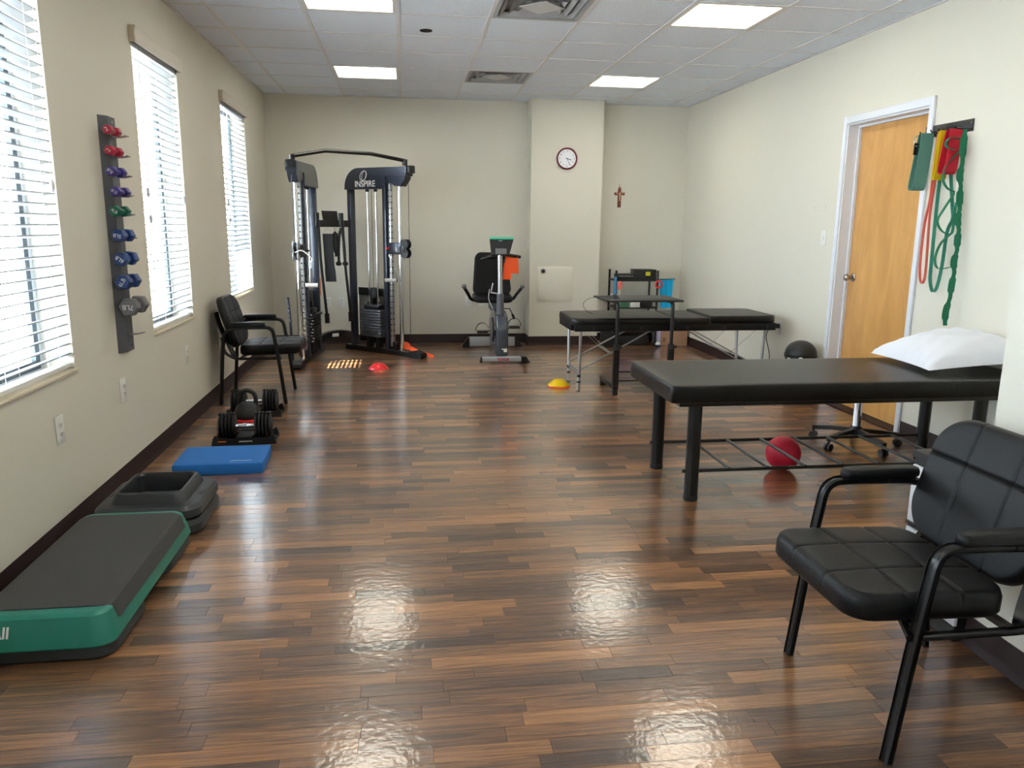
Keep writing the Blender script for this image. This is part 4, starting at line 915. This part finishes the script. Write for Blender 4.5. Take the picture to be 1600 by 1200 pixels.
# ------------------------------------------------------------------ functional trainer
cm = thing('cable_machine', 'large black twin-tower cable trainer in the far left corner', 'exercise machine', (.75, 8.1, 0))
CMO = V((.75, 8.1, 0))
def tower(O, d, flip, left):
    d = V((*d, 0)).normalized(); n = V((-d.y, d.x, 0)) * flip     # n points to the outside (rear)
    m = Matrix((d, n, V((0, 0, 1)))).transposed().to_4x4(); m.translation = V((*O, 0)) - CMO
    P = lambda mb, nm, mt, par=cm, **k: xf(mb, m).build(nm, mt, par, **k)
    b = P(MB().rbox((-.06, -.035, .0), (.92, .035, .055), .008), 'base_bar', BLK)
    P(MB().prism([(.88, .0), (1.03, .0), (1.05, .02), (1.04, .05), (.95, .075), (.88, .06)], (-.05, .05)), 'foot_pod', RUB, smooth=False)
    for u in (.06, .565): P(MB().rbox((u-.024, -.036, .05), (u+.024, .036, 1.76), .006), 'post', NAVY)
    cap = [(.02, 1.715), (.60, 1.715), (.605, 1.835), (.885, 1.835), (.89, 1.925), (.22, 1.93)] + [(.22 - .2*math.sin(PI/2*k/7), 1.73 + .2*math.cos(PI/2*k/7)) for k in range(1, 8)]
    c = P(MB().prism(cap, (-.052, .052)), 'top_shroud', NAVY, ang=30)
    P(MB().prism([(.60, 1.84), (.60, 1.76), (.66, 1.775), (.72, 1.74), (.80, 1.735), (.86, 1.80), (.87, 1.84)], (-.045, .045)), 'pulley_bracket', NAVY, smooth=False)
    P(MB().rbox((.86, -.04, 1.86), (.93, .04, 1.935), .006), 'end_block', BLK)
    for u in (.30, .42):
        P(MB().cyl((u, 0, .17), (u, 0, 1.70), .011, 14), 'guide_rod', CHR); P(MB().cyl((u, 0, 1.69), (u, 0, 1.715), .02, 14), 'rod_bushing', BLKP)
    for k in range(10):
        z = .175 + .0295*k; P(MB().rbox((.215, -.065, z), (.505, .065, z+.0265), .010), 'weight_plate', GREY if not left else BLKP)
    P(MB().rbox((.25, -.05, .47), (.47, .05, .515), .015), 'carriage_head', BLKP)
    for u in (.27, .36, .45): P(MB().cyl((u, 0, .51), (u, 0, .54), .014, 12, r2=.008), 'bolt_cap', BLKP)
    for u in (.29, .43): P(MB().rbox((u-.02, -.04, .055), (u+.02, .04, .175), .004), 'stack_block', BLKP)
    P(MB().cyl((.36, -.02, .64), (.36, .02, .64), .058, 24), 'stack_pulley', BLKP); P(MB().rbox((.345, -.026, .52), (.375, .026, .66), .004), 'pulley_strap', BLK)
    P(MB().cyl((.36, 0, .66), (.36, 0, 1.72), .0028, 6), 'cable', BLK)
    s = MB()
    for k in range(10): s.cyl((.24, -.0655, .188+.0295*k), (.24, -.0665, .188+.0295*k), .0055, 8)
    stuff(P(s, 'selector_holes', CHR)); P(MB().cyl((.24, -.066, .455), (.24, -.095, .455), .014, 14), 'selector_pin', CHR)
    P(MB().rbox((.08, .05, .60), (.545, .062, .685), .003), 'cross_plate', BLK)
    P(MB().box((.085, .053, .10), (.54, .056, .60)), 'shield', SMOKE, smooth=False)
    P(MB().rbox((.608, -.020, .09), (.638, .020, 1.80), .003), 'adjustment_rail', ALU)
    s = MB()
    for k in range(26):
        z = .20 + .06*k
        for y_ in (-.0206, .0206): s.cyl((.623, y_, z), (.623, y_*1.04, z), .0085, 8)
        s.cyl((.6385, 0, z), (.6392, 0, z), .0085, 8); s.cyl((.6075, 0, z), (.6068, 0, z), .0085, 8)
    stuff(P(s, 'rail_holes', DARK))
    P(MB().cyl((.75, 0, .055), (.75, 0, 1.76), .021, 20), 'guide_tube', CHR)
    P(MB().rbox((.64, -.03, .05), (.70, .03, .14), .006), 'lower_pulley_housing', BLK)
    zc = 1.115 if not left else 1.10
    P(MB().rbox((.59, -.034, zc-.06), (.79, .034, zc+.06), .01), 'carriage', NAVY)
    P(MB().cyl((.623, -.03, zc), (.623, -.075, zc), .010, 12), 'pop_pin', REDP if not left else BLKP)
    for z in (zc+.045, zc-.045):
        for y_ in (-.022, .022): P(MB().cyl((.825, y_-.006, z), (.825, y_+.006, z), .05, 24), 'pulley_cover', BLKP if not left else SILV)  # left covers silver: window gleam on black plastic put into the colour
        P(MB().cyl((.825, -.012, z), (.825, .012, z), .038, 20), 'pulley_wheel', BLK)
    P(MB().rbox((.76, -.034, zc-.035), (.83, .034, zc+.035), .006), 'pulley_arm', BLK)
    P(MB().cyl((.872, 0, 1.80), (.872, 0, zc+.045), .003, 6), 'cable', BLK)
    P(MB().cyl((.872, 0, zc-.045), (.872, 0, .10), .003, 6), 'cable', BLK)
    return m
mR = tower((.88, 8.72), (.745, -.667), 1, False)
mL = tower((.56, 8.50), (-.115, -.993), -1, True)
MR = Matrix.Translation(CMO) @ mR; ML = Matrix.Translation(CMO) @ mL
# cross member between rear posts
pA = mL @ V((.06, 0, 0)); pB = mR @ V((.06, 0, 0))
zc = 1.36
MB().tube([pA + V((0, 0, zc)), pB + V((0, 0, zc))], .01, sq=(.05, .07)).build('cross_member', BLK, cm, smooth=False)
dd = (pB - pA).normalized(); L_ = (pB - pA).length; nn = V((dd.y, -dd.x, 0))
mC = Matrix((dd, -nn, V((0, 0, 1)))).transposed().to_4x4(); mC.translation = pA
xf(MB().prism([(L_*.22, zc+.03), (L_*.60, zc+.03), (L_*.58, zc+.13), (L_*.18, zc+.13)], (-.03, -.02)), mC).build('display_plate', BLKP, cm, smooth=False)
for q, sgn in ((.03, 1), (.66, 1)):
    xf(MB().cyl((L_*q, -.045, zc-.03), (L_*q, -.045, zc+.11), .026, 16), mC).build('arm_pivot', BLK, cm)
    xf(MB().tube([(L_*q+.01, -.06, zc-.02), (L_*q+.012, -.08, zc-.4), (L_*q+.035, -.10, zc-.8), (L_*q+.05, -.10, zc-.97)], .014, 10, smooth=5), mC).build('swing_arm', BLK, cm)
    xf(MB().cyl((L_*q+.05, -.10, zc-1.03), (L_*q+.048, -.10, zc-.93), .024, 14), mC).build('arm_cap', RUB, cm)
xf(MB().tube([(0, 0, .13), (L_*.3, .05, .175), (L_*.7, .06, .185), (L_, 0, .16)], .01, smooth=5, sq=(.05, .07)), mC).build('lower_brace', BLK, cm)
xf(MB().box((L_*.40, .015, .16), (L_*.57, .018, .195)), mC).build('brace_sticker', PLASTW, cm, smooth=False)
# pull-up bar
eL = mL @ V((.83, 0, 1.97)); eR = mR @ V((.83, 0, 1.985))
bL = V((.741, 7.95, 2.045)) - CMO; bR = V((1.167, 8.05, 2.035)) - CMO
MB().tube([eL, bL, bR, eR], .018, 12).build('pull_up_bar', BLK, cm)
for e in (eL, eR): MB().cyl(e + V((0, 0, -.045)), e + V((0, 0, .012)), .026, 14).build('bar_mount', BLK, cm)
# badge lettering on the right shroud (faces the camera side: -n)
def face_m(T, u, z, off): return T @ Matrix.Translation(V((u, off, z))) @ Euler((PI/2, 0, 0)).to_matrix().to_4x4()
text('INSPIRE', .088, face_m(mR, .32, 1.765, -.0528), INKW, 'lettering', cm, .0006, .0004)
for rx, off in ((.046, 0), (.028, .010)):
    P = [mR @ V((.30 + off + rx*math.cos(a) + .014*math.sin(a), -.0535, 1.85 + .048*math.sin(a))) for a in [2*PI*k/24 for k in range(24)]]
    MB().tube(P, .0022, 5, closed=True).build('logo_ring', INKW, cm)
xf(MB().box((.045, -.047, .62), (.085, -.0455, .80)), mL).build('warning_sticker', ORS, cm, smooth=False)
# handles hanging from each carriage
def dhandle(T, zc, label, mt, u=.86, v=0):
    o = T @ V((u, v, zc)); t = thing('pulley_stirrup', label, 'handle', o, 0, 'cable handles')
    MB().tube([(0, 0, -.04), (.012, 0, -.06), (0, 0, -.09), (-.012, 0, -.06)], .004, 6, smooth=3, closed=True).build('carabiner', CHR, t)
    MB().tube([(0, 0, -.09), (0, 0, -.15)], .005, 8).build('link', CHR, t)
    c = V((.99, -.134, 0)) * .062
    for s in (-1, 1): MB().ribbon([V((0, 0, -.15)), c*s*.8 + V((0, 0, -.24)), c*s + V((0, 0, -.30))], (.0, .018, .0), .003, smooth=3).build('strap', BLK, t)
    MB().cyl(-c*1.0 + V((0, 0, -.305)), c*1.0 + V((0, 0, -.305)), .019, 14).build('grip', mt, t)
    for s in (-1, 1): MB().cyl(c*s*.98 + V((0, 0, -.305)), c*s*1.12 + V((0, 0, -.305)), .022, 14).build('grip_end', BLKP, t)
    return t
dhandle(MR, 1.10, 'cable handle with pale grip hanging on the right tower', LGREY, .70, -.10)
hl = dhandle(ML, 1.09, 'cable handle with white grip hanging on the left tower', PLASTW); hl.location.x += .14; hl.location.y -= .0
MB().tube([V((-.14, 0, .0)), V((-.08, 0, .02)), V((0, 0, -.04))], .006, 8, smooth=4).build('tie', PLASTW, hl)
def wC(u, y_, z): return (Matrix.Translation(CMO) @ mC) @ V((u, y_, z))
sp = thing('ab_strap', 'wide black strap hanging from a triangle hook between the machine towers', 'strap', wC(L_*.27, -.07, zc-.04))
MB().tube([(0, 0, .0), (-.055, 0, -.06), (.055, 0, -.06)], .004, 6, closed=True).build('triangle_hook', ALU, sp)
MB().ribbon([(-.0, 0, -.065), (.005, -.008, -.3), (.018, 0, -.56)], [(.105, 0, 0), (.10, 0, 0), (.11, -.01, 0)], .008, smooth=6).build('webbing', BLKP, sp)
s2 = thing('short_cuff', 'small black padded cuff hanging beside the wide strap', 'cuff', wC(L_*.46, -.07, zc-.04))
MB().tube([(0, 0, 0), (.008, 0, -.02), (0, 0, -.04), (-.008, 0, -.02)], .003, 6, closed=True).build('ring', CHR, s2)
MB().tube([(0, 0, -.04), (.0, 0, -.10), (.006, 0, -.22), (.012, 0, -.30)], [.012, .028, .03, .02], 10, smooth=4).build('pad', BLKP, s2)
s3 = thing('triceps_rope', 'black twisted rope attachment with ball ends hanging on the machine', 'rope', wC(L_*.60, -.085, zc-.04))
for s in (-1, 1): 
    P = [V((0, 0, -.0)), V((s*.018, 0, -.08)), V((s*.030, 0, -.22)), V((s*.032, 0, -.36))]; Q = catmull(P, 8)
    MB().tube(Q, [.013 + .0022*(k % 2) for k in range(len(Q))], 10).build('rope', BLKP, s3)
    MB().lathe([(0, 0), (.028, .01), (.032, .03), (.02, .045), (.012, .05)], (s*.034, 0, -.40), 16).build('ball_end', RUB, s3)
ob = tag(MB().ribbon([MR @ V((.66, .062, .02)), MR @ V((.69, .058, .075)), MR @ V((.74, .050, .105)), MR @ V((.80, .058, .085)), MR @ V((.88, .075, .05)), MR @ V((1.0, .085, .03)), MR @ V((1.10, .09, .012))], [(.02, .02, .05), (.02, .02, .07), (.02, .02, .07), (.02, .02, .04), (.02, .02, .03), (.02, .03, .02)], .004, smooth=5).build('resistance_band', ORG), 'bright orange band lying behind the right foot of the cable machine', 'exercise band')
gb = tag(MB().tube([(.355, 7.93, .012), (.345, 7.95, .35), (.325, 7.97, .64)], .013, 10, smooth=3).build('leaning_bar', NAVY), 'thin dark bar standing left of the cable machine left tower', 'bar')

# ------------------------------------------------------------------ recumbent bike
bk_ = thing('recumbent_bike', 'grey recumbent exercise bike facing the camera by the column', 'exercise bike', (2.45, 8.2, 0))
B = lambda mb, nm, mt, par=bk_, **k: mb.build(nm, mt, par, **k)
f = B(MB().rbox((-.215, -.50, .012), (.185, -.42, .055), .008), 'front_foot', SILV)
B(MB().prism([(.185, .004), (.275, .004), (.262, .02), (.235, .06), (.185, .062)], (-.505, -.415)), 'foot_cap', BLKP, smooth=False)
B(MB().prism([(-.215, .004), (-.235, .004), (-.230, .02), (-.222, .06), (-.215, .062)], (-.505, -.415)), 'foot_cap', BLKP, smooth=False)
text('EDGE', .036, frame((0.0, -.5015, .034), (1, 0, 0), (0, 0, 1)) @ Matrix.Diagonal((1.3, 1, 1, 1)), REDINK, 'lettering', bk_, .0006, .0012)
# housing: profile in y-z
hp = [(-.44, .06), (-.42, .35), (-.36, .46), (-.24, .50), (.0, .50), (.16, .47), (.30, .38), (.34, .25), (.28, .12), (.18, .05), (-.38, .04)]
bm = bmesh.new(); 
Pm = Matrix(((0, 1, 0, 0), (1, 0, 0, 0), (0, 0, 1, 0), (0, 0, 0, 1)))
tmp = MB().prism(hp, (-.062, .062), Pm)
me = D.meshes.new('t'); me.from_pydata(tmp.v, [], tmp.f); bm.from_mesh(me); bmesh.ops.recalc_face_normals(bm, faces=bm.faces[:])
bmesh.ops.bevel(bm, geom=[e for e in bm.edges], offset=.03, segments=4, affect='EDGES', profile=.5, clamp_overlap=True)
B(MB().bm(bm), 'housing', HOUS, ang=60)
B(MB().cyl((-.064, -.05, .28), (-.074, -.05, .28), .13, 32), 'side_disc', NAVY); B(MB().cyl((.064, -.05, .28), (.074, -.05, .28), .13, 32), 'side_disc', NAVY)
B(MB().box((.010, -.4445, .10), (.045, -.440, .135)), 'white_sticker', PLASTW, smooth=False)
B(MB().box((-.01, -.4445, .125), (.012, -.440, .135)), 'white_sticker', PLASTW, smooth=False)
B(MB().tube([(-.01, -.30, .46), (-.012, -.30, .68)], [.040, .034], 16), 'lower_mast', GREY)
B(MB().cyl((-.012, -.30, .66), (-.018, -.30, 1.10), .024, 18), 'mast', ALU)
mc = TRS((-.01, -.28, 1.15), (math.radians(-25), 0, 0))
con = B(xf(MB().prism([(-.095, -.09), (.085, -.09), (.135, .075), (-.105, .075)], (-.015, .025)), mc), 'console', BLKP, smooth=False)
B(xf(MB().prism([(-.103, .074), (.134, .074), (.138, .096), (-.107, .096)], (-.017, .028)), mc), 'console_rim', MINT, con, smooth=False)
B(xf(MB().box((-.02, -.017, .055), (.02, -.015, .06)), mc), 'console_badge', LGREY, con, smooth=False)
B(xf(MB().rbox((-.055, -.03, -.09), (.055, -.01, -.03), .005), mc), 'console_bracket', GREYV, con)
B(MB().tube([(-.20, -.22, 1.02), (-.05, -.30, 1.075), (0, -.31, 1.075), (.06, -.30, 1.07), (.20, -.20, 1.045)], .017, 12, smooth=4), 'handlebar', BLKP)
for s in (-1, 1):
    crk = B(MB().tube([(s*.07, -.05, .28), (s*.10, -.05, .28)], .014, 12), 'crank_axle', CHR)
    ey, ez = (-.05 - s*.05, .28 + s*.03)
    B(MB().tube([(s*.10, -.05, .28), (s*.105, ey, ez)], .01, sq=(.012, .022)), 'crank_arm', CHR, crk)
    pd = B(MB().rbox((s*.11 if s > 0 else -.22, ey-.045, ez-.012), (.22 if s > 0 else -.11, ey+.045, ez+.012), .006), 'pedal', BLKP)
    cx_ = s*.165
    B(MB().ribbon([(cx_ + .07*math.cos(a), ey - .0, ez + .01 + .085*math.sin(a)) for a in [PI*k/10 for k in range(11)]], (0, .035, 0), .004), 'pedal_strap', RUB, pd)
B(MB().tube([(0, .10, .40), (0, .36, .42), (0, .56, .12)], .03, sq=(.06, .05)), 'rear_frame', SILV)
B(MB().rbox((-.04, .02, .42), (.04, .46, .47), .006), 'seat_rail', ALU)
B(MB().rbox((-.06, .18, .46), (.03, .40, .56), .01), 'seat_carriage', GREY)
B(MB().rbox((-.26, .52, .012), (.26, .60, .115), .008), 'rear_foot', SILV)
for s in (-1, 1): B(MB().prism([(s*.26, .004), (s*.34, .004), (s*.325, .04), (s*.29, .09), (s*.26, .12)], (.51, .61)), 'foot_cap', BLKP, smooth=False)
sp_ = superpad(.42, .38, .07, rc=.08, edge=.03, nx=18, ny=18, crown=-.012); xf(sp_, TRS((-.03, .28, .555), (math.radians(4), 0, 0))); B(sp_, 'seat', LEA)
sb_ = superpad(.40, .47, .06, rc=.07, edge=.025, gy=(.16,), gdepth=.008, gs=.008, nx=20, ny=24, crown=-.01, taper=-.09)
rb = Matrix(((1, 0, 0, 0), (0, 0, -1, 0), (0, 1, 0, 0), (0, 0, 0, 1))); xf(sb_, TRS((-.015, .50, .83), (math.radians(-10), 0, 0)) @ rb); B(sb_, 'backrest', LEA)
B(MB().tube([(-.03, .30, .53), (-.03, .50, .53), (-.03, .56, .80)], .018, 10, smooth=4), 'back_bracket', BLK)
for s in (-1, 1):
    h_ = B(MB().tube([(-.03 + s*.10, .34, .54), (-.03 + s*.22, .30, .565), (-.03 + s*.265, .24, .63), (-.03 + s*.31, .18, .70)], .017, 12, smooth=5), 'side_handle', BLKP)
    B(MB().lathe([(0, -.026), (.02, -.018), (.027, 0), (.02, .018), (0, .026)], (-.03 + s*.315, .17, .715), 16), 'handle_knob', GREYV, h_)
lv = B(MB().tube([(.04, -.05, .50), (.12, -.05, .50), (.16, -.05, .42)], .006, 8), 'lever', BLK); B(MB().cyl((.15, -.05, .44), (.17, -.05, .39), .013, 12), 'lever_grip', RUB, lv)
B(MB().tube([(-.09, .0, .70), (-.10, -.02, .60), (-.06, -.04, .50)], .004, 6, smooth=4), 'sensor_cable', LGREY)
B(MB().tube([(-.085, -.28, .785), (-.10, -.28, .71), (-.105, -.28, .69), (-.04, -.29, .68)], .006, 6), 'drink_clip', LGREY)
ob = thing('therapy_band', 'orange exercise band draped over the bike handlebar', 'exercise band', (2.565, 7.975, 1.08))
MB().ribbon([(-.055, -.032, -.26), (-.045, -.030, -.12), (-.035, -.024, -.03), (-.032, 0, -.002), (-.030, .032, -.04), (-.030, .034, -.12)], [(.085, 0, 0), (.07, 0, 0), (.06, 0, 0)], .003, smooth=6).build('long_tail', ORG, ob)
MB().ribbon([(.030, -.020, -.20), (.028, -.020, -.10), (.024, -.012, -.03), (.022, .012, -.012), (.020, .045, -.05), (.020, .048, -.12)], (.072, 0, 0), .003, smooth=6).build('short_tail', ORG, ob)
